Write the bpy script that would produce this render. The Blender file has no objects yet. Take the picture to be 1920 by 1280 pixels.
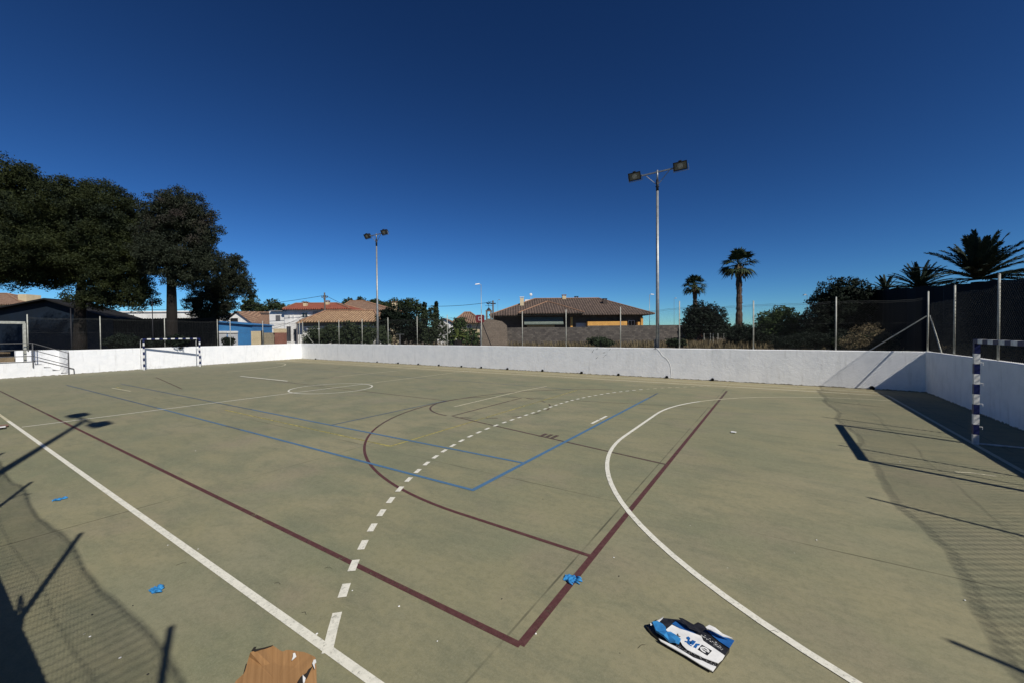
import bpy, math, random
import numpy as np
from mathutils import Vector, Matrix
rnd = random.Random(7)
C = bpy.context.scene.collection
R_ = math.radians

# ------------------------------------------------------------------ camera
CF, PIT, ROL, YAW = 755.32, -0.01842, -0.00832, -0.5779
CAM = Vector((15.82, -9.908, 2.228))
Fv = Vector((math.sin(YAW)*math.cos(PIT), math.cos(YAW)*math.cos(PIT), math.sin(PIT)))
Rv = Vector((math.cos(YAW), -math.sin(YAW), 0)); Uv = Rv.cross(Fv)
R2 = Rv*math.cos(ROL)+Uv*math.sin(ROL); U2 = -Rv*math.sin(ROL)+Uv*math.cos(ROL)
FH = Vector((math.sin(YAW), math.cos(YAW), 0))
cd = bpy.data.cameras.new('camera'); cam = bpy.data.objects.new('camera', cd); C.objects.link(cam)
cam.matrix_world = Matrix(((R2.x,U2.x,-Fv.x,CAM.x),(R2.y,U2.y,-Fv.y,CAM.y),(R2.z,U2.z,-Fv.z,CAM.z),(0,0,0,1)))
cd.sensor_width = 36; cd.lens = 36*CF/1920; cd.clip_end = 4000; cd.clip_start = 0.02
bpy.context.scene.camera = cam
# ------------------------------------------------------------------ light
SUNV = Vector((1, -.385, 1.0)).normalized()       # towards the sun
elev = math.asin(SUNV.z); az = math.atan2(SUNV.x, SUNV.y)
w = bpy.data.worlds.new('World'); bpy.context.scene.world = w; w.use_nodes = True
nt = w.node_tree; nt.nodes.clear()
sky = nt.nodes.new('ShaderNodeTexSky'); sky.sky_type = 'NISHITA'; sky.sun_disc = False
sky.sun_elevation = elev; sky.sun_rotation = az
sky.altitude = 1500; sky.air_density = 1.0; sky.dust_density = 0.0; sky.ozone_density = 4.0
bg = nt.nodes.new('ShaderNodeBackground'); bg.inputs[1].default_value = 0.06
ow = nt.nodes.new('ShaderNodeOutputWorld')
gm = nt.nodes.new('ShaderNodeGamma'); gm.inputs[1].default_value = 1.55
tn = nt.nodes.new('ShaderNodeMix'); tn.data_type = 'RGBA'; tn.blend_type = 'MULTIPLY'; tn.inputs[0].default_value = 1
tn.inputs[7].default_value = (.235, .383, .465, 1)
nt.links.new(sky.outputs[0], gm.inputs[0]); nt.links.new(gm.outputs[0], tn.inputs[6])
nt.links.new(tn.outputs[2], bg.inputs[0]); nt.links.new(bg.outputs[0], ow.inputs[0])
sl = bpy.data.lights.new('sun', 'SUN'); sl.energy = 4.75; sl.angle = R_(.53); sl.color = (1, .95, .86)
so = bpy.data.objects.new('sun', sl); C.objects.link(so)
so.rotation_euler = SUNV.to_track_quat('Z', 'Y').to_euler()
vs = bpy.context.scene.view_settings
vs.view_transform = 'Standard'; vs.look = 'None'; vs.exposure = 0; vs.gamma = 1

# ------------------------------------------------------------------ helpers
def ray(px, py):
    return Fv + R2*((px-960)/CF) + U2*(-(py-640)/CF)
def at(px, py, d):                 # the point seen at a pixel, d metres deep
    D = ray(px, py); return CAM + D*(d/D.dot(FH))
def gp(px, py, z=0.):              # the point of a level plane seen at a pixel
    D = ray(px, py); return CAM + D*((z-CAM.z)/D.z)

def tag(o, label=None, cat=None, group=None, kind=None):
    if label: o['label'] = label
    if cat: o['category'] = cat
    if group: o['group'] = group
    if kind: o['kind'] = kind
    return o
def empty(name, loc=(0,0,0), rz=0, **k):
    o = bpy.data.objects.new(name, None); C.objects.link(o); o.location = loc; o.rotation_euler.z = rz
    o.empty_display_size = .2
    return tag(o, **k)

class MB:
    def __init__(s): s.v = []; s.f = []; s.m = []; s.mi = 0
    def add(s, vs, fs):
        b = len(s.v); s.v += [tuple(q) for q in vs]
        for f in fs: s.f.append([b+i for i in f]); s.m.append(s.mi)
    def box(s, a, b, M=None):
        (x0,y0,z0),(x1,y1,z1) = a, b
        vs = [Vector(q) for q in ((x0,y0,z0),(x1,y0,z0),(x1,y1,z0),(x0,y1,z0),(x0,y0,z1),(x1,y0,z1),(x1,y1,z1),(x0,y1,z1))]
        if M: vs = [M@q for q in vs]
        s.add(vs, [(0,3,2,1),(4,5,6,7),(0,1,5,4),(1,2,6,5),(2,3,7,6),(3,0,4,7)])
    def tube(s, pts, r, n=8, cap=True):
        pts = [Vector(q) for q in pts]; rs = r if isinstance(r, (list,tuple)) else [r]*len(pts)
        rings = []; up = Vector((0,0,1))
        prev = None
        for i, q in enumerate(pts):
            t = (pts[min(i+1,len(pts)-1)]-pts[max(i-1,0)]).normalized()
            if prev is None:
                a = up if abs(t.z) < .9 else Vector((1,0,0))
                x = t.cross(a).normalized()
            else:
                x = (prev - t*prev.dot(t)).normalized()
            prev = x; y = t.cross(x)
            rings.append([q+(x*math.cos(k*2*math.pi/n)+y*math.sin(k*2*math.pi/n))*rs[i] for k in range(n)])
        vs = [q for rr in rings for q in rr]; fs = []
        for i in range(len(pts)-1):
            for k in range(n):
                fs.append((i*n+k, i*n+(k+1)%n, (i+1)*n+(k+1)%n, (i+1)*n+k))
        if cap: fs += [tuple(range(n-1,-1,-1)), tuple((len(pts)-1)*n+k for k in range(n))]
        s.add(vs, fs)
    def prism(s, poly, z0, z1):      # polygon of (x,y) extruded in z
        n = len(poly); vs = [(x,y,z0) for x,y in poly]+[(x,y,z1) for x,y in poly]
        s.add(vs, [tuple(range(n-1,-1,-1)), tuple(range(n,2*n))]+[(i,(i+1)%n,n+(i+1)%n,n+i) for i in range(n)])
    def ball(s, c, r, n=8, m=5, sq=(1,1,1)):
        vs = []; fs = []
        for i in range(m+1):
            th = math.pi*i/m
            for k in range(n):
                ph = 2*math.pi*k/n
                vs.append((c[0]+r*sq[0]*math.sin(th)*math.cos(ph), c[1]+r*sq[1]*math.sin(th)*math.sin(ph), c[2]+r*sq[2]*math.cos(th)))
        for i in range(m):
            for k in range(n): fs.append((i*n+k,(i+1)*n+k,(i+1)*n+(k+1)%n,i*n+(k+1)%n))
        s.add(vs, fs)
    def build(s, name, mat, parent=None, smooth=False, **k):
        me = bpy.data.meshes.new(name); me.from_pydata(s.v, [], s.f)
        for m in (mat if isinstance(mat, list) else [mat]): me.materials.append(m)
        if isinstance(mat, list): me.polygons.foreach_set('material_index', s.m)
        if smooth: me.polygons.foreach_set('use_smooth', [True]*len(me.polygons))
        me.update()
        o = bpy.data.objects.new(name, me); C.objects.link(o)
        if parent: o.parent = parent
        return tag(o, **k)
def np_mesh(name, V, nper, mat, parent=None, **k):   # V (n*nper,3): independent polygons
    me = bpy.data.meshes.new(name); nv = len(V); nf = nv//nper
    me.vertices.add(nv); me.vertices.foreach_set('co', V.astype(np.float32).ravel())
    me.loops.add(nv); me.loops.foreach_set('vertex_index', np.arange(nv, dtype=np.int32))
    me.polygons.add(nf); me.polygons.foreach_set('loop_start', np.arange(0, nv, nper, dtype=np.int32))
    me.polygons.foreach_set('loop_total', np.full(nf, nper, dtype=np.int32))
    me.materials.append(mat); me.update(); me.validate()
    o = bpy.data.objects.new(name, me); C.objects.link(o)
    if parent: o.parent = parent
    return tag(o, **k)

# ------------------------------------------------------------------ materials
def newmat(name):
    m = bpy.data.materials.new(name); m.use_nodes = True; n = m.node_tree
    return m, n, n.nodes['Principled BSDF']
def mixc(n, fac, a, b):
    x = n.nodes.new('ShaderNodeMix'); x.data_type = 'RGBA'
    for i, q in ((0,fac),(6,a),(7,b)):
        if hasattr(q, 'is_linked') or hasattr(q, 'links'): n.links.new(q, x.inputs[i])
        else: x.inputs[i].default_value = q if i == 0 else (*q, 1)
    return x.outputs[2]
def noise(n, co, scale, detail=4, rough=.6):
    t = n.nodes.new('ShaderNodeTexNoise'); t.inputs['Scale'].default_value = scale
    t.inputs['Detail'].default_value = detail; t.inputs['Roughness'].default_value = rough
    if co: n.links.new(co, t.inputs['Vector'])
    return t.outputs[0]
def ramp(n, v, a, b, c0=0., c1=1.):
    t = n.nodes.new('ShaderNodeMapRange'); t.clamp = True
    n.links.new(v, t.inputs[0])
    for i, q in enumerate((a,b,c0,c1)): t.inputs[i+1].default_value = q
    return t.outputs[0]
def coord(n, kind='Object', sc=(1,1,1)):
    t = n.nodes.new('ShaderNodeTexCoord'); m = n.nodes.new('ShaderNodeMapping'); m.inputs['Scale'].default_value = sc
    n.links.new(t.outputs[kind], m.inputs[0]); return m.outputs[0]
def bump(n, bs, h, strength=.3, dist=.02):
    b = n.nodes.new('ShaderNodeBump'); b.inputs['Strength'].default_value = strength; b.inputs['Distance'].default_value = dist
    n.links.new(h, b.inputs['Height']); n.links.new(b.outputs[0], bs.inputs['Normal'])
def mat(name, c1, c2=None, sc=3., rough=.8, lo=.35, hi=.65, bp=0., bsc=None, metal=0., stretch=(1,1,1), dist=.02, spec=.3, trans=0.):
    m, n, b = newmat(name); co = coord(n, 'Object', stretch)
    if c2 is None: c2 = tuple(x*.75 for x in c1)
    v = ramp(n, noise(n, co, sc), lo, hi)
    n.links.new(mixc(n, v, c2, c1), b.inputs['Base Color'])
    b.inputs['Roughness'].default_value = rough; b.inputs['Metallic'].default_value = metal
    b.inputs['Specular IOR Level'].default_value = spec
    if bp: bump(n, b, noise(n, co, bsc or sc*6), bp, dist)
    return m
def math2(n, op, a, b=None):
    t = n.nodes.new('ShaderNodeMath'); t.operation = op
    for i, q in enumerate((a, b)):
        if q is None: continue
        if hasattr(q, 'links'): n.links.new(q, t.inputs[i])
        else: t.inputs[i].default_value = q
    return t.outputs[0]

def court_mat():
    m, n, b = newmat('court_paint'); co = coord(n)
    sp = n.nodes.new('ShaderNodeSeparateXYZ'); n.links.new(co, sp.inputs[0])
    big = noise(n, co, .16, 3, .55); mid = noise(n, coord(n, 'Object', (1,1.4,1)), .55, 5, .6)
    # base: worn tan green with greener and browner fields
    c = mixc(n, ramp(n, big, .4, .6), (.218,.210,.117), (.276,.250,.146))
    c = mixc(n, ramp(n, mid, .44, .62, 0, .9), c, (.166,.182,.110))
    c = mixc(n, ramp(n, noise(n, coord(n,'Object',(.8,1.6,1)), .75, 7, .75), .50, .62, 0, .45), c, (.142,.152,.098))
    c = mixc(n, ramp(n, noise(n, coord(n,'Object',(1,1.3,1)), .33, 5, .65), .52, .68, 0, .6), c, (.27,.25,.165))
    c = mixc(n, ramp(n, noise(n, coord(n,'Object',(1,1,1)), .6, 5), .54, .70, 0, .6), c, (.255,.210,.150))
    c = mixc(n, ramp(n, sp.outputs[0], 12, 19, 0, .4), c, (.285,.255,.155))
    # the floor is greyer towards the far (left) end
    c = mixc(n, ramp(n, sp.outputs[0], 8, -16, 0, .55), c, (.19,.184,.13))
    c = mixc(n, ramp(n, math2(n,'ADD',sp.outputs[1],math2(n,'MULTIPLY',mid,1.2)), 8.6, 9.6, 0, .75), c, (.36,.30,.175))
    # stains, scuffs and grain
    st = noise(n, coord(n, 'Object', (1,2.2,1)), 1.3, 8, .7)
    c = mixc(n, ramp(n, st, .48, .68, 0, .6), c, (.110,.125,.084))
    c = mixc(n, ramp(n, noise(n, coord(n,'Object',(.9,3.2,1)), 2.4, 8, .8), .52, .74, 0, .42), c, (.30,.27,.175))
    c = mixc(n, ramp(n, noise(n, coord(n,'Object',(2.5,.8,1)), .8, 7, .7), .6, .78, 0, .35), c, (.31,.29,.20))
    gr = noise(n, co, 55, 3, .8)
    c = mixc(n, ramp(n, gr, .35, .68, 0, .5), c, (.30,.285,.19))
    c = mixc(n, ramp(n, noise(n, co, 14, 5, .8), .45, .7, 0, .4), c, (.12,.125,.078))
    sc_ = noise(n, co, 170, 2, .8)
    c = mixc(n, ramp(n, sc_, .5, .7, 0, .5), c, (.11,.11,.07))
    vor = n.nodes.new('ShaderNodeTexVoronoi'); vor.inputs['Scale'].default_value = 2.3; n.links.new(co, vor.inputs[0])
    c = mixc(n, ramp(n, vor.outputs[0], .012, .022, .8, 0), c, (.42,.41,.33))
    vor2 = n.nodes.new('ShaderNodeTexVoronoi'); vor2.inputs['Scale'].default_value = 3.1
    n.links.new(coord(n,'Object',(1.1,.9,1)), vor2.inputs[0])
    c = mixc(n, ramp(n, vor2.outputs[0], .012, .02, .8, 0), c, (.05,.05,.035))
    # slab joints
    def joint(axis, c0, step, w):
        wob = math2(n, 'MULTIPLY', math2(n, 'SUBTRACT', noise(n, co, 1.2, 3), .5), .035)
        u = math2(n, 'ADD', math2(n, 'DIVIDE', math2(n, 'SUBTRACT', sp.outputs[axis], c0), step), 100.5)
        fr = math2(n, 'ABSOLUTE', math2(n, 'SUBTRACT', math2(n, 'FRACT', u), .5))
        return math2(n, 'ADD', math2(n, 'MULTIPLY', fr, step), math2(n, 'ABSOLUTE', wob))
    wear = ramp(n, noise(n, co, .7, 3), .4, .6, .15, .85)
    for ax, c0, stp in ((1,-4.72,5.1),(0,14.17,5.3)):
        j = joint(ax, c0, stp, .01)
        k = math2(n, 'MULTIPLY', ramp(n, j, .006, .014, 1, 0), wear)
        c = mixc(n, k, c, (.07,.068,.045))
    n.links.new(c, b.inputs['Base Color']); b.inputs['Roughness'].default_value = .85
    b.inputs['Specular IOR Level'].default_value = .25
    bump(n, b, gr, .25, .004)
    return m
def paint(name, col, wear_lo, wear_hi, col2=None, sc=9.):
    m, n, b = newmat(name); co = coord(n)
    c = mixc(n, ramp(n, noise(n, co, 14, 6, .75), .45, .7, 0, .55), col, col2 or tuple(x*.6 for x in col))
    c = mixc(n, ramp(n, noise(n, co, 38, 5, .8), .55, .66, 0, .75), c, tuple(x*.35 for x in col))
    n.links.new(c, b.inputs['Base Color']); b.inputs['Roughness'].default_value = .7
    tr = n.nodes.new('ShaderNodeBsdfTransparent'); mx = n.nodes.new('ShaderNodeMixShader')
    a = noise(n, co, sc, 8, .75); a2 = noise(n, co, 1.1, 3)
    s = math2(n, 'ADD', a, math2(n, 'MULTIPLY', a2, .5))
    n.links.new(ramp(n, s, wear_lo, wear_hi, 0, 1), mx.inputs[0])
    out = n.nodes['Material Output']
    n.links.new(b.outputs[0], mx.inputs[1]); n.links.new(tr.outputs[0], mx.inputs[2]); n.links.new(mx.outputs[0], out.inputs[0])
    return m
def wall_mat(name='whitewash', dirt=.5):
    m, n, b = newmat(name); co = coord(n); sp = n.nodes.new('ShaderNodeSeparateXYZ'); n.links.new(co, sp.inputs[0])
    c = mixc(n, ramp(n, noise(n, co, 2.2, 7, .7), .42, .68, 0, .6), (.87,.875,.87), (.72,.735,.745))
    c = mixc(n, ramp(n, noise(n, coord(n,'Object',(4,4,.6)), 1.6, 6), .56, .75, 0, .45), c, (.55,.55,.53))
    # chipped, dirty foot of the wall
    h = math2(n, 'ADD', sp.outputs[2], math2(n, 'MULTIPLY', noise(n, co, 5, 6, .7), -.16))
    c = mixc(n, ramp(n, h, -.062, -.04, 1, 0), c, (.22,.2,.15))
    n.links.new(c, b.inputs['Base Color']); b.inputs['Roughness'].default_value = .9; b.inputs['Specular IOR Level'].default_value = .2
    hh = math2(n, 'ADD', noise(n, co, 7, 8, .7), math2(n, 'MULTIPLY', noise(n, co, 45, 3), .35))
    bump(n, b, hh, .38, .035)
    return m
def tile_mat(name, c1, c2, period=.25, axis=0, rowp=.4):
    m, n, b = newmat(name); co = coord(n); sp = n.nodes.new('ShaderNodeSeparateXYZ'); n.links.new(co, sp.inputs[0])
    u = math2(n, 'MULTIPLY', sp.outputs[axis], 2*math.pi/period)
    sn = math2(n, 'SINE', u)
    c = mixc(n, ramp(n, noise(n, co, 1.3, 7, .85), .42, .60), c1, c2)
    c = mixc(n, ramp(n, sn, -1, -.2, .75, 0), c, tuple(x*.3 for x in c1))
    c = mixc(n, ramp(n, noise(n, co, 3.4, 3, .8), .52, .66, 0, .55), c, tuple(min(1,x*1.5) for x in c2))
    n.links.new(c, b.inputs['Base Color']); b.inputs['Roughness'].default_value = .9
    bump(n, b, sn, .9, .06)
    return m
def block_mat(name, c1, c2, mortar, bw=.4, bh=.2):
    m, n, b = newmat(name); co = coord(n)
    sp = n.nodes.new('ShaderNodeSeparateXYZ'); n.links.new(co, sp.inputs[0])
    cb = n.nodes.new('ShaderNodeCombineXYZ'); n.links.new(math2(n,'ADD',sp.outputs[0],sp.outputs[1]), cb.inputs[0]); n.links.new(sp.outputs[2], cb.inputs[1])
    br = n.nodes.new('ShaderNodeTexBrick'); n.links.new(cb.outputs[0], br.inputs['Vector'])
    br.inputs['Scale'].default_value = 1; br.inputs['Brick Width'].default_value = bw; br.inputs['Row Height'].default_value = bh
    br.inputs['Mortar Size'].default_value = .012; br.inputs['Color1'].default_value = (*c1,1); br.inputs['Color2'].default_value = (*c2,1); br.inputs['Mortar'].default_value = (*mortar,1)
    c = mixc(n, ramp(n, noise(n, co, 1.2, 6, .7), .4, .7, 0, .6), br.outputs[0], tuple(x*.55 for x in c1))
    n.links.new(c, b.inputs['Base Color']); b.inputs['Roughness'].default_value = .95
    bump(n, b, noise(n, co, 20, 4), .5, .03)
    return m
def leaf_mat(name, c1, c2, c3=None, sc=.8):
    m, n, b = newmat(name); co = coord(n, 'Object')
    c = mixc(n, ramp(n, noise(n, co, sc, 5, .7), .38, .64), c1, c2)
    if c3: c = mixc(n, ramp(n, noise(n, co, .22, 3), .56, .68), c, c3)
    c = mixc(n, ramp(n, noise(n, co, 9, 2), .45, .75, 0, .5), c, tuple(x*1.7 for x in c2))
    n.links.new(c, b.inputs['Base Color']); b.inputs['Roughness'].default_value = .7; b.inputs['Specular IOR Level'].default_value = .15
    return m

M = dict(
 court=court_mat(), wall=wall_mat(),
 white=paint('white_line_paint', (.74,.72,.62), .88, 1.02, (.42,.42,.35)),
 whitef=paint('faded_white_line_paint', (.56,.52,.36), .80, 1.12),
 red=paint('dark_red_line_paint', (.085,.028,.026), .82, 1.06, (.14,.07,.06)),
 redf=paint('faded_red_line_paint', (.10,.062,.050), .70, 1.0),
 blue=paint('blue_line_paint', (.065,.15,.26), .84, 1.1, (.09,.20,.33)),
 bluef=paint('faded_blue_line_paint', (.085,.125,.17), .76, 1.05),
 yellow=paint('yellow_line_paint', (.42,.36,.09), .66, .92),
 sand=mat('dry_sandy_soil', (.15,.115,.075), (.08,.066,.042), .6, .95, bp=.6, bsc=6, dist=.08),
 earth=mat('brown_earth_bank', (.20,.15,.09), (.12,.09,.055), 1.5, .95, bp=.6, bsc=9, dist=.06),
 galv=mat('galvanised_steel', (.34,.35,.345), (.25,.26,.255), 6, .45, metal=.55, spec=.5),
 wire=mat('galvanised_wire', (.05,.054,.052), (.03,.032,.03), 6, .8),
 postp=mat('painted_fence_post', (.46,.46,.41), (.30,.30,.26), 8, .6),
 dark=mat('dark_steel', (.03,.03,.034), (.015,.015,.018), 5, .5, metal=.3),
 goalw=mat('white_goal_paint', (.78,.78,.76), (.52,.52,.50), 9, .5),
 goalb=mat('navy_goal_paint', (.007,.013,.085), (.006,.010,.05), 9, .5),
 rubber=mat('black_plastic_pipe', (.012,.012,.012), (.006,.006,.006), 9, .5),
 rail=mat('grey_painted_rail', (.16,.16,.165), (.10,.10,.10), 9, .5, metal=.2),
 glass=mat('lamp_glass', (.16,.15,.13), (.08,.08,.075), 3, .15, spec=.6),
 lampref=mat('lamp_reflector', (.45,.43,.38), (.3,.28,.24), 8, .3),
 card=mat('brown_cardboard', (.36,.20,.085), (.27,.145,.058), 2.0, .85, bp=.25, bsc=30, stretch=(9,1,1), dist=.004),
 cardd=mat('dark_slot_and_edge_shadow', (.03,.025,.02)),
 wpaper=mat('white_paper', (.82,.82,.80), (.66,.66,.65), 12, .7),
 nitrile=mat('blue_nitrile', (.04,.25,.55), (.025,.15,.38), 22, .6, spec=.25),
 bplast=mat('black_film', (.012,.012,.014), (.03,.03,.033), 30, .35, spec=.5),
 bluep=mat('blue_print', (.02,.13,.40), (.015,.09,.29), 20, .5),
 brownp=mat('pinkish_brown_paper', (.25,.15,.11)),
 render=mat('white_render', (.80,.79,.76), (.62,.61,.58), .8, .9),
 cream=mat('cream_render', (.62,.52,.34), (.50,.41,.26), .8, .9),
 orange=mat('orange_render', (.68,.37,.10), (.56,.29,.08), .8, .9),
 greyr=mat('grey_render', (.20,.19,.19), (.15,.145,.145), .8, .9),
 dbrown=mat('brown_and_shaded_render', (.085,.065,.055), (.055,.042,.038), .8, .9),
 awning=mat('grey_green_awning', (.16,.19,.165), (.12,.145,.125), 2, .8),
 bluew=mat('blue_painted_wall', (.045,.20,.44), (.035,.16,.37), .6, .7),
 shutter=mat('light_grey_shutter', (.52,.53,.55), (.42,.43,.45), 1, .5, stretch=(.3,.3,9)),
 wglass=mat('dark_window_glass', (.02,.025,.03), (.035,.04,.05), 1, .1, spec=.6),
 redbrick=block_mat('red_brickwork', (.26,.07,.045), (.19,.05,.035), (.3,.22,.17), .25, .08),
 bwall=block_mat('grey_blockwork', (.15,.13,.11), (.06,.052,.047), (.035,.03,.028)),
 tanblock=block_mat('tan_blockwork', (.23,.18,.135), (.185,.145,.11), (.12,.1,.08)),
 beigeblock=block_mat('beige_blockwork', (.34,.29,.2), (.29,.25,.18), (.2,.17,.12)),
 t_brown=tile_mat('brown_roof_tiles', (.065,.045,.035), (.13,.09,.068), .45),
 t_orange=tile_mat('orange_roof_tiles', (.29,.17,.095), (.46,.30,.17), .34),
 t_red=tile_mat('red_roof_tiles', (.30,.075,.04), (.36,.11,.06), .34),
 t_tan=tile_mat('weathered_roof_tiles', (.22,.125,.08), (.28,.18,.12), .34),
 t_dark=mat('shaded_dark_sheet', (.014,.013,.013), (.008,.008,.008), .6, .9),  # near black: pine shade on shed roof and slatted panel, put into the colour
 ridge=mat('ridge_tiles', (.32,.19,.12), (.22,.13,.085), 2, .9),
 timber=mat('weathered_timber_pole', (.12,.10,.085), (.07,.06,.05), 3, .9, stretch=(1,1,.2)),
 bark=mat('pine_bark', (.016,.012,.0095), (.007,.0055,.0045), 2, .95, bp=.8, bsc=9, dist=.08, stretch=(1,1,.3)),
 pbark=mat('palm_bark', (.12,.08,.055), (.05,.033,.024), 2.5, .95, bp=.9, bsc=7, dist=.1),
 pine=leaf_mat('pine_needles', (.008,.014,.007), (.028,.034,.009), (.008,.014,.010)),
 pine2=leaf_mat('grey_pine_needles', (.010,.014,.009), (.026,.032,.018), (.058,.042,.040)),
 oliveg=leaf_mat('far_tree_leaves', (.016,.027,.013), (.040,.055,.022)),
 darkg=leaf_mat('dark_tree_leaves', (.004,.008,.005), (.010,.017,.009)),
 midg=leaf_mat('mid_green_leaves', (.020,.038,.014), (.050,.075,.024)),
 shrubg=leaf_mat('grey_green_shrub_leaves', (.018,.030,.015), (.045,.058,.028)),
 palmg=leaf_mat('palm_leaves', (.018,.030,.014), (.045,.060,.028), sc=2),
 datepalm=leaf_mat('date_palm_leaves', (.012,.020,.014), (.028,.040,.024), sc=2),
 yellowg=leaf_mat('yellow_green_leaves', (.06,.085,.02), (.12,.14,.035), sc=3),
 straw=leaf_mat('dry_straw', (.10,.08,.045), (.17,.135,.075), sc=3),
 screen=mat('black_shade_net', (.003,.0035,.005), (.002,.002,.003), 1.5, .95),
)

mp = [q for q in M['card'].node_tree.nodes if q.type == 'MAPPING'][0]
mp.vector_type = 'TEXTURE'; mp.inputs['Rotation'].default_value = (0,0,R_(153)); mp.inputs['Scale'].default_value = (2.0,.055,1)
# ------------------------------------------------------------------ ground
mb = MB(); mb.add([(-1500,-1500,-.03),(1500,-1500,-.03),(1500,1500,-.03),(-1500,1500,-.03)], [(0,1,2,3)])
mb.build('ground', M['sand'], kind='structure')
# corners of the perimeter (inner faces)
A_ = Vector((-19.75,-6.77)); CL = Vector((-23.05,11.85)); CR = Vector((20.4,10.5)); NR = Vector((20.4,-9.97)); NL = Vector((-19.2,-9.97))
mb = MB(); mb.add([(-19.3,-10.1,0),(20.5,-10.1,0),(20.5,10.6,0),(-23.2,11.95,0)], [(0,1,2,3)])
mb.build('court_floor', M['court'], kind='structure', label='worn green and tan concrete sports court')

# ------------------------------------------------------------------ markings
Z = [.004]
def ribbon(mb, pts, wd, z, closed=False):
    P = [Vector((q[0],q[1])) for q in pts]; n = len(P); L = []; Rr = []
    for i in range(n):
        a = P[(i-1) % n] if (closed or i > 0) else P[i]; b = P[(i+1) % n] if (closed or i < n-1) else P[i]
        t = (b-a).normalized(); nn = Vector((-t.y,t.x))
        L.append((*(P[i]+nn*wd/2), z)); Rr.append((*(P[i]-nn*wd/2), z))
    m = n if closed else n-1
    mb.add(L+Rr, [(i, n+i, n+(i+1)%n, (i+1)%n) for i in range(m)])
def arc(cx, cy, r, a0, a1, n=24):
    return [(cx+r*math.cos(R_(a0+(a1-a0)*i/n)), cy+r*math.sin(R_(a0+(a1-a0)*i/n))) for i in range(n+1)]
def seg(*q): # straight line, subdivided
    out = []
    for a, b in zip(q[:-1], q[1:]):
        k = max(1, int(math.dist(a,b)/2))
        out += [(a[0]+(b[0]-a[0])*i/k, a[1]+(b[1]-a[1])*i/k) for i in range(k)]
    return out+[q[-1]]
GX = 19.1
w_ = MB(); wf = MB(); zw = .0058
ribbon(w_, seg((-1.5,-8.27),(GX,-8.27)), .066, zw); ribbon(wf, seg((-17.5,-8.27),(-1.5,-8.27)), .062, zw)
def six(gx, s):
    a = [(gx-s*0.0, -7.5)]
    p1 = [(gx-s*6*math.cos(R_(t)), -1.34-6*math.sin(R_(t))) for t in np.linspace(90,0,30)]
    p2 = [(gx-s*6*math.cos(R_(t)), 1.5+6*math.sin(R_(t))) for t in np.linspace(0,90,30)]
    return p1+p2
ribbon(w_, [q for q in six(GX,1) if q[1] < 4.6], .068, zw)
ribbon(wf, [q for q in six(GX,1) if q[1] >= 4.2], .068, zw+.0002)
ribbon(wf, [q for q in six(-GX,-1) if q[1] > .5], .09, zw)
ribbon(wf, seg((GX,-8.27),(GX,8.9)), .075, zw+.0004)
# 9 m dashed line
def nine(gx):
    L = [(gx-9*math.cos(R_(t)), -1.5-9*math.sin(R_(t))) for t in np.linspace(49.0,0,200)]
    L += [(gx-9*math.cos(R_(t)), 1.5+9*math.sin(R_(t))) for t in np.linspace(0,57,200)]
    return L
L9 = seg(*nine(GX)) if False else []
for a, b in zip(nine(GX)[:-1], nine(GX)[1:]):
    k = max(1, int(math.dist(a,b)/.03)); L9 += [(a[0]+(b[0]-a[0])*i/k, a[1]+(b[1]-a[1])*i/k) for i in range(k)]
acc = 0; cur = [L9[0]]; on = True; first = True
for a, b in zip(L9[:-1], L9[1:]):
    acc += math.dist(a, b); cur.append(b)
    lim = .40 if first else (.16 if on else .17)
    if acc >= lim:
        if on: ribbon(w_ if a[1] < 6.5 else wf, [cur[0], cur[len(cur)//2], cur[-1]], .072, zw+.0007)
        acc = 0; cur = [b]; on = not on; first = False
ribbon(w_, [(12.03,-.52),(12.03,-.02)], .07, zw); ribbon(w_, [(12.03,.04),(12.03,.55)], .07, zw)
# halfway line, centre circle, far side line and loose dashes
ribbon(w_, seg((0,-8.2),(0,1.9)), .06, zw); ribbon(wf, seg((0,1.9),(.1,9.6)), .07, zw)
ribbon(w_, arc(.05,.22,1.62,0,360,48)[:-1], .06, zw+.0003, True)
ribbon(wf, seg((-21.2,9.5),(-18.3,9.3),(0.,8.95),(GX,8.75)), .13, zw-.0003)
ribbon(wf, seg((-14,10.35),(0.,10.1),(GX,9.55)), .09, zw-.0003)
ribbon(w_, seg((-9.3,.66),(-4.4,.70)), .11, zw+.0009)
ribbon(wf, seg((7.52,-.5),(7.5,3.5),(7.7,5.2)), .07, zw)
ribbon(wf, seg((-4.1,3.0),(-3.9,8.2)), .08, zw)
ribbon(wf, seg((-8.7,-4.7),(-6.5,-4.6)), .06, zw)
ribbon(wf, [tuple(gp(*q))[:2] for q in [(1790,884),(1822,886),(1850,890),(1868,892)]], .05, zw-.0014)
tag(w_.build('court_markings', M['white'], kind='structure'), 'white handball lines on the court')
tag(wf.build('court_markings', M['whitef'], kind='structure'), 'faded cream lines at the far end of the court')
b_ = MB(); bf = MB(); zb = .0042; BX = 12.2
ribbon(b_, seg((-.5,-5.42),(4.3,-5.42)), .055, zb); ribbon(b_, seg((5.1,-5.42),(BX+.03,-5.42)), .06, zb)
ribbon(b_, seg((2.5,-4.0),(BX,-4.0)), .06, zb); ribbon(b_, seg((BX,-5.44),(BX,4.2)), .075, zb+.0003)
ribbon(bf, seg((-12.2,-5.5),(-.5,-5.42)), .06, zb); ribbon(bf, seg((4.3,-5.42),(5.1,-5.42)), .055, zb); ribbon(bf, seg((-10.5,-4.0),(2.5,-4.0)), .06, zb)
ribbon(bf, seg((BX,4.2),(BX,5.5)), .07, zb); ribbon(bf, seg((6.55,-4.0),(6.5,.3)), .06, zb+.0003)
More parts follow.
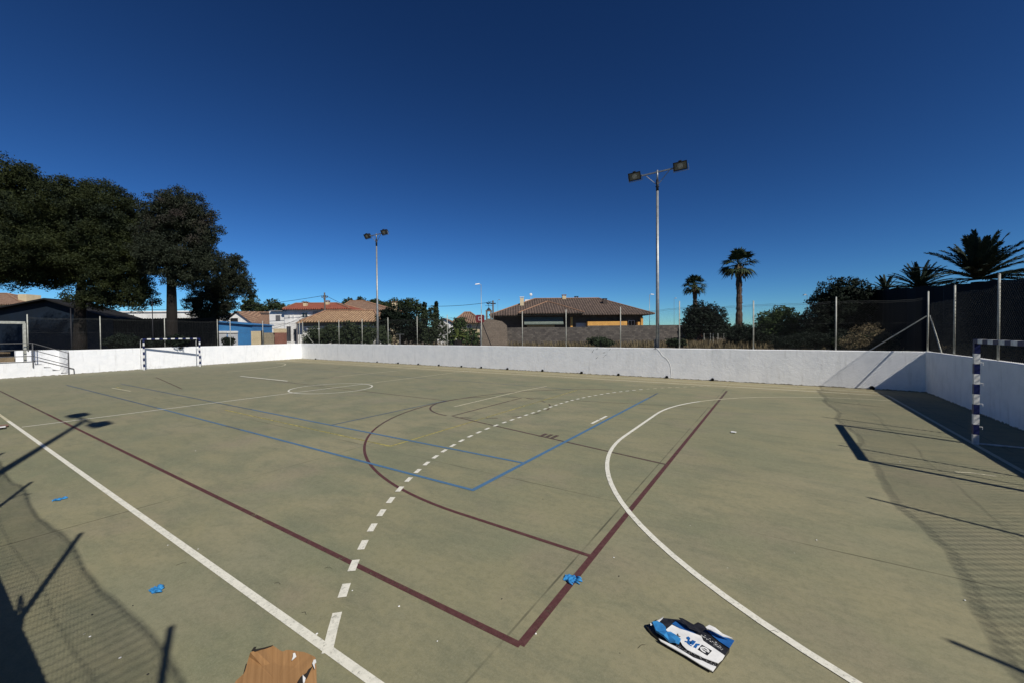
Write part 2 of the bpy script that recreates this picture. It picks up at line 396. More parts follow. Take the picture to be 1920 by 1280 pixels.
ribbon(bf, seg((-12.0,5.0),(9,4.9)), .04, zb)
tag(b_.build('court_markings', M['blue'], kind='structure'), 'blue tennis lines on the court')
tag(bf.build('court_markings', M['bluef'], kind='structure'), 'faded blue tennis lines on the court')
r_ = MB(); rf = MB(); zr = .0024; RX = 14.3
ribbon(r_, seg((-2,-7.5),(RX,-7.5)), .056, zr); ribbon(rf, seg((-14.3,-7.5),(-2,-7.5)), .055, zr)
ribbon(r_, seg((RX,-7.5),(RX,4.0)), .064, zr+.0003); ribbon(rf, seg((RX,4.0),(RX,7.4)), .07, zr+.0003)
tp = seg((RX,-6.14),(12.7,-6.1)) + arc(12.7,0,6.1,270,215,26)
ribbon(r_, tp, .05, zr+.0005); ribbon(rf, arc(12.7,0,6.1,216,112,40), .06, zr+.0006)
ribbon(rf, seg((RX,-2.8),(8.45,-1.6)), .055, zr+.0005)
ribbon(rf, [(8.4+1.85*math.cos(R_(t)), .22+1.85*math.sin(R_(t))) for t in np.linspace(265,95,30)], .055, zr+.0008)
ribbon(rf, seg((8.4,-1.6),(8.4,2.05)), .055, zr+.0010); ribbon(rf, seg((8.45,2.1),(RX,3.25)), .03, zr+.0005)
for t in range(-80,90,22):
    ribbon(rf, arc(8.4,.22,1.85,t,t+10,3), .05, zr+.0008)
for y in (-2.45,-2.1): pass
mbx = [(10.4,-2.2),(10.75,-2.28),(10.85,-2.05),(10.5,-1.98)]
for i in range(3): ribbon(rf, [(11.55+.14*i,-2.28),(11.55+.14*i,-1.98)], .09, zr+.0013)
ribbon(rf, seg((-9.2,.55),(-.5,.35),(6.5,.25)), .045, zr)
ribbon(rf, seg((-4.2,1.4),(-3.95,3.4)), .07, zr)
ribbon(rf, arc(-10.5,6.2,1.2,-60,60,12), .06, zr)
ribbon(rf, seg((-13,-2.0),(-5.5,-3.2)), .05, zr)
tag(r_.build('court_markings', M['red'], kind='structure'), 'dark red basketball lines on the court')
tag(rf.build('court_markings', M['redf'], kind='structure'), 'faded red basketball lines on the court')
y_ = MB(); zy = .0013
ribbon(y_, seg((9.35,-4.5),(9.3,1.4),(9.28,4.8)), .05, zy); ribbon(y_, seg((1.8,-4.45),(9.35,-4.5)), .05, zy+.0003)
ribbon(y_, seg((-9,-4.5),(-8.2,-4.5)), .05, zy)
tag(y_.build('court_markings', M['yellow'], kind='structure'), 'faded yellow volleyball lines on the court')

# ------------------------------------------------------------------ perimeter walls
WH = 1.47
def wall(p, q, h, th, name, label, ext0=0, ext1=0, seedx=0, low=0):
    # inner face runs p->q (outside is to the left of p->q when side=+1)
    p = Vector(p); q = Vector(q); d = (q-p); Lg = d.length; t = d/Lg; nrm = Vector((t.y,-t.x))*-1
    r = random.Random(seedx); mb = MB(); n = max(2, int(Lg/.5)); rows = [0,.25,.5,.75,1.]
    vs = []; fs = []
    s0, s1 = -ext0, Lg+ext1
    for i in range(n+1):
        s = s0+(s1-s0)*i/n; hz = h+r.uniform(-.006,.006); o = r.uniform(-.004,.004)
        a = p+t*s+nrm*o; b = a+nrm*th
        vs += [(a.x,a.y,-.05),(a.x,a.y,hz*.5),(a.x,a.y,hz-.02),(a.x+nrm.x*.02,a.y+nrm.y*.02,hz),(b.x-nrm.x*.02,b.y-nrm.y*.02,hz),(b.x,b.y,hz-.02),(b.x,b.y,-.05)]
    k = 7
    for i in range(n):
        for j in range(k-1): fs.append((i*k+j,(i+1)*k+j,(i+1)*k+j+1,i*k+j+1))
    fs += [tuple(range(k)), tuple(n*k+j for j in range(k-1,-1,-1))]
    mb.add(vs, fs)
    return tag(mb.build(name, M['wall'], smooth=False), label, 'wall')
back_wall = wall(CL, CR, WH, .2, 'perimeter_wall', 'long white rendered wall across the back of the court with drain pipes at its foot', 0, 0, 1)
right_wall = wall(CR+Vector((0,.2)), NR, WH, .2, 'perimeter_wall', 'white wall in shadow on the right behind the nearer goal', 0, 0, 2)
tL = (CL-A_).normalized()
S1 = A_+tL*((-4.1-A_.y)/tL.y)       # the wall resumes here, right of the steps
left_wall = wall(S1, CL, WH, .2, 'perimeter_wall', 'bright white sunlit wall at the left end behind the far goal', 0, .2, 3)
near_wall = wall(NR+Vector((0,0)), NL, WH, .2, 'perimeter_wall', 'white wall below the camera that throws the shadow at bottom left', 0, 0, 4)
# repaired crack and scrape marks of the back wall
def on_back(px, py, off=.006):
    n = Vector((-(CR-CL).y, (CR-CL).x)).normalized(); D = ray(px,py); D2 = Vector((D.x,D.y))
    o = CL-n*off; t = (o-Vector((CAM.x,CAM.y))).dot(n)/D2.dot(n); return CAM+D*t
mb = MB(); cr = [(1233,654),(1238,660),(1243,667),(1249,671),(1254,677),(1257,684),(1258,692),(1259,703),(1258,707)]
for a, b in zip(cr[:-1], cr[1:]):
    mb.tube([on_back(*a,.0), on_back(*b,.0)], .012, 5)
tag(mb.build('crack_filler', M['render'], back_wall), 'white raised filler in a jagged crack')
mb = MB()
for a, b in ()+(((1110,661),(1113,655)),((1118,655),(1121,652)),((1117,672),(1121,669)),((1130,670),(1137,664)),((1131,661),(1135,660)),((1142,656),(1145,653)),((1225,655),(1231,651)),((1228,654),(1232,654))):
    mb = MB(); mb.tube([on_back(*a,.002), on_back(*b,.002)], .010, 4); mb.build('scrape_mark', M['rail'], back_wall)
# low wall + steps at the left
def frame2(p, t): # local x along the wall, y outwards
    nrm = Vector((-t.y, t.x))
    return Matrix(((t.x,nrm.x,0,p.x),(t.y,nrm.y,0,p.y),(0,0,1,0),(0,0,0,1)))
ML = frame2(A_, tL); L1 = (S1-A_).length
st = empty('entrance_steps', (A_.x,A_.y,0), label='white concrete landing and steps down to the court at far left', cat='steps')
mb = MB(); Mi = Matrix.Translation((-A_.x,-A_.y,0))@ML
mb.box((-3.4,0,-.05),(L1-1.42,1.3,.87), Mi)
for i in range(4): mb.box((L1-1.42+.35*i,.0,-.05),(L1-1.42+.35*(i+1),1.3,.87-.2*(i+1)+.02), Mi)
mb.build('landing', M['wall'], st)
mb = MB(); mb.box((L1-1.75,1.3,-.05),(L1+.0,1.5,WH+.03), Mi); mb.box((L1-.0,.205,-.05),(L1+.2,1.5,WH), Mi); mb.build('back_wall', M['wall'], st)
mb = MB(); mb.box((-3.4,-.02,.87),(L1-1.42,.08,.90), Mi); mb.build('edge_strip', M['rail'], st)
for i in range(4):
    mb = MB(); mb.box((L1-1.42+.35*i,-.01,.85-.2*(i+1)+.04),(L1-1.42+.35*(i+1)-.06,1.25,.85-.2*(i+1)+.052), Mi); mb.build('tread', M['rail'], st)
hr = empty('handrail', (A_.x,A_.y,0), label='grey tubular handrail on the edge of the white steps', cat='handrail')
xa, xb = L1-1.5, L1-.05
for x, z0, z1 in ((xa,.55,1.93),(xb,0,1.36),(-1.2,.87,1.93)):
    mb = MB(); mb.tube([Mi@Vector((x,-.04,z0)), Mi@Vector((x,-.04,z1))], .028, 8); mb.build('post', M['rail'], hr)
for z in (1.93,1.55,1.2):
    mb = MB(); mb.tube([Mi@Vector((-3.4,-.04,z)), Mi@Vector((xa,-.04,z)), Mi@Vector((xb,-.04,z-.62))], .02, 8); mb.build('rail', M['rail'], hr)
mb = MB(); mb.tube([Mi@Vector((xa+.02,-.04,.92)),Mi@Vector((xa+.25,-.04,.92)),Mi@Vector((xb,-.04,.42)),Mi@Vector((xb+.22,-.04,.34)),Mi@Vector((xb+.24,-.04,.0))], .026, 8); mb.build('rail', M['rail'], hr)
mb = MB(); mb.box((-3.4,1.35,-.05),(L1-1.8,5.,1.15), Mi); mb.box((-3.4,1.9,1.15),(L1-1.8,6.,1.42), Mi)
o = mb.build('bank', M['earth'], kind='structure'); o.location = (A_.x,A_.y,0)
tag(o, 'brown earth bank behind the landing at far left')

# ------------------------------------------------------------------ fences
def fence(p, q, posts, label, r=.0015, pitch=.085, sag=.10, seed=0, ztop=3.5, hw=True, gap=None, z0=WH, braces=()):
    p = Vector((*p,0)); q = Vector((*q,0)); d = q-p; Lg = d.length; t = d/Lg; nrm = Vector((-t.y,t.x,0))
    rr = random.Random(seed)
    root = empty('chain_link_fence', p, label=label, cat='fence')
    for s, h in posts:
        mb = MB(); b = t*s
        mb.tube([b+Vector((0,0,z0-.02)), b+Vector((0,0,h))], .026, 8); mb.ball(b+Vector((0,0,h)), .029, 8, 4)
        mb.build('post', M['postp'], root, True)
    for a, b in braces:
        mb = MB(); mb.tube([t*a[0]+nrm*a[1]+Vector((0,0,a[2])), t*b[0]+nrm*b[1]+Vector((0,0,b[2]))], .022, 8); mb.build('brace', M['postp'], root)
    ss = sorted(s for s, h in posts)
    ph = [rr.uniform(0,6) for _ in range(8)]
    amp = {i: rr.uniform(.4,1.3) for i in range(-1,len(ss)+1)}
    def top(s):
        i = sum(1 for x in ss if x <= s)-1
        if i < 0 or i >= len(ss)-1: u = .5; 
        else: u = (s-ss[i])/(ss[i+1]-ss[i])
        return ztop - .08 - sag*amp[i]*4*u*(1-u)*(1+.5*math.sin(5*u+ph[i % 8])) - .015*math.sin(9*s+ph[0])
    V = []
    def wireseg(a, b, rad):
        a = Vector(a); b = Vector(b); tt = (b-a).normalized(); x = tt.cross(nrm).normalized()
        for k in range(3):
            a0 = k*2.0944; a1 = a0+2.0944
            o0 = (x*math.cos(a0)+nrm*math.sin(a0))*rad; o1 = (x*math.cos(a1)+nrm*math.sin(a1))*rad
            V.extend([a+o0, a+o1, b+o1, b+o0])
    segs = [(0,Lg)] if not gap else [(0,gap[0]),(gap[1],Lg)]
    for (s0, s1) in segs:
        n = int((s1-s0+2.2)/pitch)
        for sgn in (1,-1):
            for i in range(n):
                c = s0 - (2.1 if sgn == 1 else 0) + i*pitch
                # wire: z = z0 + (s-c)*sgn
                lo, hi = (max(s0,c), None) if sgn == 1 else (None, min(s1,c))
                if sgn == 1:
                    if lo >= s1: continue
                    e = c+2.0
                    for _ in range(4): e = c+(top(e)-z0)
                    e = min(e, s1)
                    if e-lo < .02: continue
                    a, b = (lo, z0+lo-c), (e, z0+e-c)
                else:
                    e = c-2.0
                    for _ in range(4): e = c-(top(e)-z0)
                    e = max(e, s0); 
                    if hi-e < .02: continue
                    a, b = (e, z0+c-e), (hi, z0+c-hi)
                off = nrm*(.004*sgn+.03)
                k = 4; bul = lambda s, z: nrm*(.02*math.sin(s*2.1+ph[1])*math.sin((z-z0)*1.5))
                pts = [(a[0]+(b[0]-a[0])*j/k, a[1]+(b[1]-a[1])*j/k) for j in range(k+1)]
                for u, v in zip(pts[:-1], pts[1:]):
                    wireseg(t*u[0]+Vector((0,0,u[1]))+off+bul(*u), t*v[0]+Vector((0,0,v[1]))+off+bul(*v), r)
        # tension wires follow the sag
        for fr in (1.0, .97, .55, .03):
            st_ = np.arange(s0, s1, .3).tolist()+[s1]
            for u, v in zip(st_[:-1], st_[1:]):
                zu = z0+(top(u)-z0)*fr; zv = z0+(top(v)-z0)*fr
                wireseg(t*u+nrm*.03+Vector((0,0,zu)), t*v+nrm*.03+Vector((0,0,zv)), .005 if fr > .9 else .003)
    Va = np.array([tuple(x) for x in V])
    np_mesh('wire_mesh', Va, 4, M['wire'], root)
    return root
def xs(v, h=3.57): return [(x, h) for x in v]
# back fence: s = distance from the left corner
tb = (CR-CL).normalized(); nb = Vector((-tb.y,tb.x)); Lb = (CR-CL).length
bx = [-20.0,-16.74,-13.34,-9.95,-6.57,-3.48,-.39,2.84,5.83,9.02,11.95,15.03,17.87]
bp = [(.15,3.57)]+[((x-CL.x)/tb.x, 3.72 if abs(x-11.95)<.1 else 3.57) for x in bx]+[(Lb+.08,3.62)]
fence(CL+nb*.12, CR+nb*.12, bp, 'wire mesh fence on slim pale posts along the long back wall', seed=11,
      braces=(((Lb+.05,.0,2.75),(Lb-1.5,.25,1.45)),((.2,0,2.75),(1.9,.1,1.5)),), sag=.07)
pr = [.02]+[10.5-y for y in (8.1,5.15,1.95,-1.2,-4.2,-7.2)]+[20.4]
fence(CR+Vector((.1,0)), NR+Vector((.1,0)), [(s,3.60) for s in pr[1:]], 'wire mesh fence on the shaded right wall beside the nearer goal', seed=12, sag=.15, r=.0044, pitch=.105,
      braces=(((.05,0,2.75),(1.3,.0,1.45)),))
nx = [20.4-x for x in (18.5,15.52,12.78,9.75,6.8,3.8,.8,-2.2,-5.2,-8.2,-11.2,-14.2,-17.2)]
nf = fence(Vector((20.4,-10.17)), Vector((-19.3,-10.17)), [(0.05,3.57)]+xs(nx), 'wire mesh fence behind the camera that throws the mesh shadow at bottom left', seed=13, sag=.22, r=.0036, pitch=.105)
mb = MB(); mb.box((20.4-13.3,-.10,1.62),(20.4-12.95,.06,1.78)); mb.box((20.4-12.95,-.03,1.66),(20.4-12.6,0,1.70)); mb.build('junction_box', M['dark'], nf)
nf_box = bpy.data.objects.get('junction_box')
for o_ in [nf_box]:
    me = o_.data
    for v in me.vertices: v.co.x = -v.co.x
mb = MB(); cab = []
for i in range(30):
    u = i/29; cab.append((-(20.4-10.2)+ -0.0 - 0*u + (-.6*math.sin(u*3.)), .02, 3.3-1.9*u+.1*math.sin(u*9)))
mb.tube(cab, .011, 5); mb.build('cable', M['rubber'], nf); mb = MB()
cab = [(-(20.4-13.2)-.9*math.sin(u*2.6)+.2*u, .02, 1.7+1.5*u*(1-u)) for u in np.linspace(0,1,20)]
mb.tube(cab, .010, 5); mb.build('cable', M['rubber'], nf)
# left fence with the gate frame
nl = Vector((-tL.y,tL.x)); LL = (CL-A_).length
lp = [((y+6.77)/tL.y, 3.55) for y in (-2.62,.83,4.37,5.35,8.12)]+[((-5.7+6.77)/tL.y,3.55)]
lf = fence(A_+nl*.12, CL+nl*.12, lp+[(LL-.05,3.57)], 'wire mesh fence on the white wall at the left end with a gate frame', seed=14, gap=(-.01,(-5.7+6.77)/tL.y), sag=.05)
mb = MB(); mb.box((-6,.04,3.02),(1.02,.12,3.16), Matrix.Identity(4)); 
g = mb.build('gate_frame', M['postp'], lf); g.rotation_euler.z = math.atan2(tL.y,tL.x)
mb = MB(); mb.box((.93,.04,.87),(1.04,.14,3.05)); g = mb.build('gate_frame', M['postp'], lf); g.rotation_euler.z = math.atan2(tL.y,tL.x)

# ------------------------------------------------------------------ floodlight masts
def mast(x, y, label, H=10.35, rz=0):
    root = empty('floodlight_mast', (x,y,0), rz, label=label, cat='floodlight', group='floodlight masts round the court')
    mb = MB(); mb.tube([(0,0,-.03),(0,0,4),(0,0,H-.95)], [.10,.082,.06], 14); mb.build('pole', M['galv'], root, True)
    mb = MB(); mb.tube([(0,0,H-1.0),(0,0,H-.45)], .068, 12); mb.tube([(-.09,0,H-.78),(.09,0,H-.78)], .03, 8); mb.build('collar', M['dark'], root, True)
    mb = MB(); mb.tube([(0,0,H-.46),(0,0,H+.03)], .045, 12); mb.build('pole_top', M['galv'], root, True)
    mb = MB(); mb.box((-.95,-.03,H-.09),(.95,.03,H-.03)); mb.build('crossarm', M['galv'], root)
    for s in (-1,1):
        mb = MB(); mb.tube([(0,0,H-.72),(s*.62,0,H-.07)], .018, 6); mb.build('brace', M['galv'], root)
    mb = MB(); mb.box((-.16,-.05,-.03),(-.10,.05,1.9)); mb.box((-.2,-.2,-.03),(.2,.2,.08)); mb.build('cable_duct', M['rail'], root)
    for s in (-1,1):
        fl = empty('floodlight', (s*1.12,-.05,H-.02)); fl.parent = root; fl.rotation_euler = (R_(32),0,R_(0))
        # local: faces -Y, tilted down
        mb = MB(); w2, h2 = .32, .205
        vs = [(-w2,-.06,-h2),(w2,-.06,-h2),(w2,-.06,h2),(-w2,-.06,h2),(-w2*.75,.14,-h2*.7),(w2*.75,.14,-h2*.7),(w2*.75,.14,h2*.7),(-w2*.75,.14,h2*.7)]
        mb.add(vs, [(4,7,6,5),(0,4,5,1),(1,5,6,2),(2,6,7,3),(3,7,4,0)])
        for k in range(-3,4): mb.box((k*.075-.008,.14,-.13),(k*.075+.008,.19,.13))
        for a, b in (((-w2,-.09,-h2),(w2,-.058,-h2+.04)),((-w2,-.09,h2-.04),(w2,-.058,h2)),((-w2,-.09,-h2+.04),(-w2+.04,-.058,h2-.04)),((w2-.04,-.09,-h2+.04),(w2,-.058,h2-.04))): mb.box(a,b)
        mb.box((-.07,-.07,h2),(.07,.05,h2+.035))
        mb.build('lamp_housing', M['dark'], fl)
        mb = MB(); mb.box((-w2+.04,-.07,-h2+.04),(w2-.04,-.062,h2-.04)); mb.build('lamp_glass', M['glass'], fl)
        mb = MB()
        mb.tube([(0,-.071,0),(0,-.078,0)], .13, 20); mb.build('lamp_reflector', M['lampref'], fl)
        mb = MB(); mb.box((-.36,-.02,-.25),(-.345,.02,.02)); mb.box((.345,-.02,-.25),(.36,.02,.02)); mb.box((-.36,-.02,-.265),(.36,.02,-.25)); mb.build('bracket', M['galv'], fl)
    return root
mast(10.82,11.35,'tall steel floodlight mast nearer to the camera behind the back wall', 10.4, math.atan2(tb.y,tb.x))
mast(-11.75,12.0,'floodlight mast farther left behind the back wall beside the orange tiled house', 10.55, math.atan2(tb.y,tb.x))
mast(10.5,-11.1,'floodlight mast behind the camera whose shadow falls at left', 10.4, math.pi)

# ------------------------------------------------------------------ goals
def goal(x, y0, y1, s, label, H=2.05, depth=.85):
    # s=+1: opens towards -X (right hand goal); posts at y0,y1
    root = empty('handball_goal', (x,(y0+y1)/2,0), label=label, cat='goal', group='blue and white goals')
    hw = (y1-y0)/2
    def striped(name, a, b, n, start):
        mb = MB(); a = Vector(a); b = Vector(b); d = (b-a); t = d.normalized()
        for i in range(n):
            mb.mi = (i+start) % 2
            p0 = a+d*(i/n); p1 = a+d*((i+1)/n); e = .04
            lo = Vector((min(p0.x,p1.x)-(e if abs(t.x)<.5 else 0), min(p0.y,p1.y)-(e if abs(t.y)<.5 else 0), min(p0.z,p1.z)-(e if abs(t.z)<.5 else 0)))
            hi = Vector((max(p0.x,p1.x)+(e if abs(t.x)<.5 else 0), max(p0.y,p1.y)+(e if abs(t.y)<.5 else 0), max(p0.z,p1.z)+(e if abs(t.z)<.5 else 0)))
            mb.box(lo, hi)
        return mb.build(name, [M['goalw'],M['goalb']], root)
    striped('post', (0,-hw,0), (0,-hw,H-.08), 10, 0); striped('post', (0,hw,0), (0,hw,H-.08), 10, 0)
    striped('crossbar', (0,-hw-.04,H-.04), (0,hw+.04,H-.04), 15, 1)
    for yy in (-hw,hw):
        mb = MB(); pts = [(s*.04,yy,H-.05)]+[(s*(depth-.25+.25*math.sin(R_(t))),yy,H-.05-.25*(1-math.cos(R_(t)))) for t in range(0,91,15)]+[(s*depth,yy,.0)]
        mb.tube(pts, .017, 8); mb.tube([(s*.04,yy,.02),(s*depth,yy,.02)], .017, 8)
        mb.build('net_hoop', M['goalw'], root, True)
        for z in (.35,.8,1.2,1.6):
            mb = MB(); mb.tube([(s*.04,yy,z),(s*.09,yy,z),(s*.09,yy,z-.05)], .006, 5); mb.build('net_hook', M['goalw'], root)
    mb = MB(); mb.tube([(s*depth,-hw,.02),(s*depth,hw,.02)], .017, 8); mb.build('ground_bar', M['goalw'], root, True)
    # rag of torn net hanging from the ground frame
    r = random.Random(3); mb = MB()
    for k in range(26):
        yy = r.uniform(-hw,-hw+1.2); 
        p0 = Vector((s*depth,yy,.05)); p1 = p0+Vector((r.uniform(-.3,.1)*s,r.uniform(-.3,.3),r.uniform(.0,.25)))
        mb.tube([p0,(p0+p1)/2+Vector((0,0,.06)),p1], .003, 3)
    mb.build('net_remnant', M['goalw'], root)
    return root
goal(19.12,-1.55,1.62,1,'blue and white striped goal in the foreground at the right edge', 2.05)
goal(-20.2,-.64,2.55,-1,'blue and white striped goal at the far left end of the court', 2.12, .62)

# drain pipes through the back wall
for i, (x, rr) in enumerate(((-20.4,.05),(-11.2,.05),(-8.6,.05),(-6.35,.05),(-4.2,.05),(-2.05,.05),(-.32,.055),(1.8,.055),(4.33,.06),(6.85,.06),(8.95,.055),(11.39,.062),(13.42,.06),(18.95,.065))):
    y = CL.y+(x-CL.x)*tb.y/tb.x; mb = MB()
    ln = rnd.uniform(.05,.12)
    rr *= 1.15; mb.tube([(0,.05,.0),(0,-ln,-.01)], rr, 12, cap=False); mb.tube([(0,.05,.0),(0,-ln+.02,-.01)], rr*.8, 12)
    names = ['nearest the far left corner','second from the far left corner','third from the far left corner','fourth from the far left corner','fifth from the far left corner','sixth from the far left corner',
      'below the basketball hoop','just right of the basketball hoop','right of the white chimney house gap','left of the scrape marks','below the scrape marks','at the foot of the crack','right of the crack','in the shadow edge by the right corner']
    o = mb.build('drain_pipe', M['rubber'], None, True, label='black drain pipe stub at the wall foot, '+names[i], cat='drain pipe', group='drain pipes at the foot of the back wall')
    o.location = (x,y,.07)
# ------------------------------------------------------------------ foliage
def crown(name, blobs, mat_, parent, seed, leaf=.22, dens=1., clump=.24, core=True, flat=1., origin=None):
    """blobs: (centre Vector, rx, ry, rz). Clumps of leaf quads spread through each ellipsoid."""
    rs = np.random.RandomState(seed); O = np.array(origin if origin is not None else (0,0,0), float); out = []
    for (c, rx, ry, rz) in blobs:
        c = np.array(c, float); Rm = (rx*ry*rz)**(1/3)
        area = 4*math.pi*((rx*ry)**1.6/3+(rx*rz)**1.6/3+(ry*rz)**1.6/3)**(1/1.6)
        cr = clump*Rm**.6
        nc = max(8, int(area/(cr*cr*3.14)*1.5))
        d = rs.normal(size=(nc,3)); d /= np.linalg.norm(d,axis=1)[:,None]
        rad = rs.uniform(.50,1.04,size=(nc,1)); rad[rs.rand(nc) < .14] *= 1.09
        cc = c+d*rad*np.array([rx,ry,rz])
        nl = max(12, int(cr*cr*4*3.14/(leaf*leaf)*.8*dens))
        k = rs.normal(size=(nc,nl,3)); k /= np.linalg.norm(k,axis=2)[:,:,None]
        rr = cr*rs.uniform(.35,1.15,size=(nc,nl,1))*rs.uniform(.7,1.3,size=(nc,1,1))
        p = (cc[:,None,:]+k*rr*np.array([1,1,.75*flat])).reshape(-1,3)
        p = p[p[:,2] > .05]
        n = len(p); s = leaf*rs.uniform(.55,1.25,size=(n,1))
        a = rs.normal(size=(n,3)); a /= np.linalg.norm(a,axis=1)[:,None]
        b = np.cross(a, rs.normal(size=(n,3))); b /= np.linalg.norm(b,axis=1)[:,None]
        q = np.stack([p-a*s*.5, p+b*s*.30, p+a*s*.6, p-b*s*.26], 1).reshape(-1,3)
        out.append(q-O)
        if core:
            m, nn = 8, 12; g = np.zeros((m+1,nn,3))
            for i in range(m+1):
                for j in range(nn):
                    th = math.pi*i/m; ph = 2*math.pi*j/nn; f = .40+.08*math.sin(3*ph+i)+.05*math.cos(5*th+j)
                    g[i,j] = c-O+np.array([rx*math.sin(th)*math.cos(ph), ry*math.sin(th)*math.sin(ph), rz*math.cos(th)])*f
            ql = []
            for i in range(m):
                for j in range(nn): ql += [g[i,j],g[i+1,j],g[i+1,(j+1)%nn],g[i,(j+1)%nn]]
            out.append(np.array(ql))
    return np_mesh(name, np.concatenate(out), 4, mat_, parent)
def pxblob(px, py, rx, ry, d, dd=0, depthf=.8):
    c = at(px, py, d+dd); s = (d+dd)/CF
    return (c, rx*s*.92, max(rx*s*depthf,.3), ry*s)
def tree(label, px, base_py, d, blobs, leafm, seed, name='tree', trunk_r=.3, leaf=.24, dens=1., clump=.24, cat='tree', limbs=5, bark='bark', group=None, trunk=True, lean=0, ytop=None, core=True):
    g = at(px, base_py, d); g = Vector((g.x,g.y,0))
    root = empty(name, g, label=label, cat=cat, group=group)
    bl = [pxblob(*b[:4], d, *(b[4:])) for b in blobs]
    # ellipsoids are axis aligned in world; rotate by using average radii
    bl = [(c, (rx+ry)/2, (rx+ry)/2, rz) for c, rx, ry, rz in bl]
    crown('crown', bl, leafm, root, seed, leaf, dens, clump, core, origin=g)
    if trunk:
        r = random.Random(seed); mb = MB()
        top = Vector(max(bl, key=lambda q: q[1])[0])-g
        if ytop is None: zt = top.z
        else: zt = at(px, ytop, d).z
        tp = Vector((top.x*.25+lean, top.y*.25, zt))
        pts = [Vector((0,0,-.05)), tp*.3+Vector((r.uniform(-.1,.1),0,0)), tp*.65+Vector((r.uniform(-.15,.15),0,0)), tp]
        mb.tube(pts, [trunk_r*1.25,trunk_r,trunk_r*.85,trunk_r*.6], 10)
        for i in range(min(limbs,len(bl)*2)):
            c = Vector(bl[i % len(bl)][0])-g; st_ = pts[2].lerp(pts[3], r.uniform(0,1)); 
            c = c+Vector((r.uniform(-1,1),r.uniform(-1,1),r.uniform(-.5,.5)))*bl[i%len(bl)][1]*.5
            mid = st_.lerp(c,.5)+Vector((0,0,-.06*(c-st_).length)); mb.tube([st_,mid,c], [trunk_r*.42,trunk_r*.25,trunk_r*.08], 7)
        mb.build('trunk', M[bark], root, True)
    return root

# big pines at left
tree('huge dark pine cut by the left edge of the photo', -20, 640, 31, [(-60,400,90,90),(20,380,85,72),(40,338,42,28),(0,440,100,80),(60,460,70,55),(-30,500,90,45),(-110,440,80,120),(20,510,60,25)], M['pine'], 21, 'pine_tree', .45, .125, 1.0, .30, group='big pines behind the left wall')
tree('broad dark pine with rounded top, second from the left', 147, 640, 33, [(170,400,92,60),(110,430,80,70),(215,420,70,55),(180,470,110,55),(130,500,85,38),(240,480,55,60),(215,530,55,32),(90,510,50,30),(262,552,30,36),(190,560,60,18),(150,360,45,20)], M['pine'], 22, 'pine_tree', .42, .125, 1.0, .30, group='big pines behind the left wall', ytop=520, lean=0)
tree('tall pine with thick bare trunk and a reddish brown crown patch', 322, 640, 32, [(340,415,58,52),(300,430,50,50),(375,430,40,50),(330,480,75,42),(385,490,40,40),(330,385,48,28),(290,480,40,38),(350,520,50,20)], M['pine2'], 23, 'pine_tree', .38, .12, 1.0, .27, group='big pines behind the left wall', ytop=480, lean=-.2)
tree('lower grey green pine spreading right beside the thick trunk', 405, 640, 38, [(400,550,42,42),(430,520,38,40),(455,530,24,24),(395,590,40,16),(370,570,26,28),(440,495,22,20),(425,572,24,18),(468,548,14,12)], M['pine2'], 24, 'pine_tree', .24, .12, .8, .22, group='big pines behind the left wall', ytop=520)
# far trees between the houses
def ftree(label, d, blobs, seed, m='oliveg', **k):
    px = sum(b[0] for b in blobs)/len(blobs); kw = dict(trunk_r=.25, leaf=.42, dens=.8, clump=.34); kw.update(k)
    return tree(label, px, 640, d, blobs, M[m], seed, group=kw.pop('group','far trees behind the houses'), **kw)
ftree('dark pine rising behind the brown gable roof at left', 95, [(470,568,18,14),(485,578,16,10),(462,580,12,9)], 31)
ftree('flat topped pine left of the white house', 100, [(512,573,18,11),(528,578,12,8),(498,580,12,7)], 32)
ftree('low dark trees just behind the red tiled roof', 110, [(552,576,16,4),(573,572,12,5),(590,574,10,4)], 33)
ftree('round green tree behind the brown hip roof', 110, [(655,568,16,8),(676,566,14,8),(690,571,10,6)], 34)
ftree('pine just left of the farther floodlight mast top of the houses', 105, [(704,568,10,7),(717,572,12,6)], 35)
ftree('wide dark pine right of the farther floodlight mast', 92, [(742,572,26,12),(766,572,24,13),(784,580,12,10),(728,578,18,9)], 36)
# garden greenery before the houses
def bush(label, d, blobs, seed, m='shrubg', **k):
    px = sum(b[0] for b in blobs)/len(blobs); kw = dict(trunk_r=.10, leaf=.16, dens=.9, clump=.22); kw.update(k)
    return tree(label, px, 645, d, blobs, M[m], seed, name=kw.pop('name','shrub'), cat=kw.pop('cat','shrub'), group=kw.pop('group','garden shrubs behind the back fence'), **kw)
bush('grey green shrub in front of the white house at the corner of the court', 42, [(590,630,24,18),(605,632,20,16),(580,640,14,10)], 41)
bush('dark shrub below the left part of the orange roof', 41, [(625,626,22,20),(640,630,20,18),(612,632,16,14)], 42)
bush('tall shrub in the middle below the orange roof', 41, [(655,620,18,18),(668,630,22,20),(648,636,18,14)], 43)
bush('shrub with white tips just left of the farther mast', 40, [(690,626,20,20),(684,636,20,14)], 44)
bush('shrub right of the foot of the farther mast', 38, [(714,630,16,20),(724,636,14,14)], 45)
bush('large dense dark green tree hiding the end of the orange roof', 44, [(745,598,34,30),(718,612,20,26),(765,598,28,22),(732,592,18,14),(760,622,30,24),(788,618,24,28)], 46, 'darkg', name='tree', cat='tree', leaf=.2)
bush('spiky loose tree between the big dark tree and the small hip roof', 42, [(800,606,22,24),(822,612,16,20),(812,586,12,12),(806,630,26,18),(832,625,12,20),(795,585,8,10)], 47, 'shrubg', name='tree', cat='tree', core=False, dens=.7)
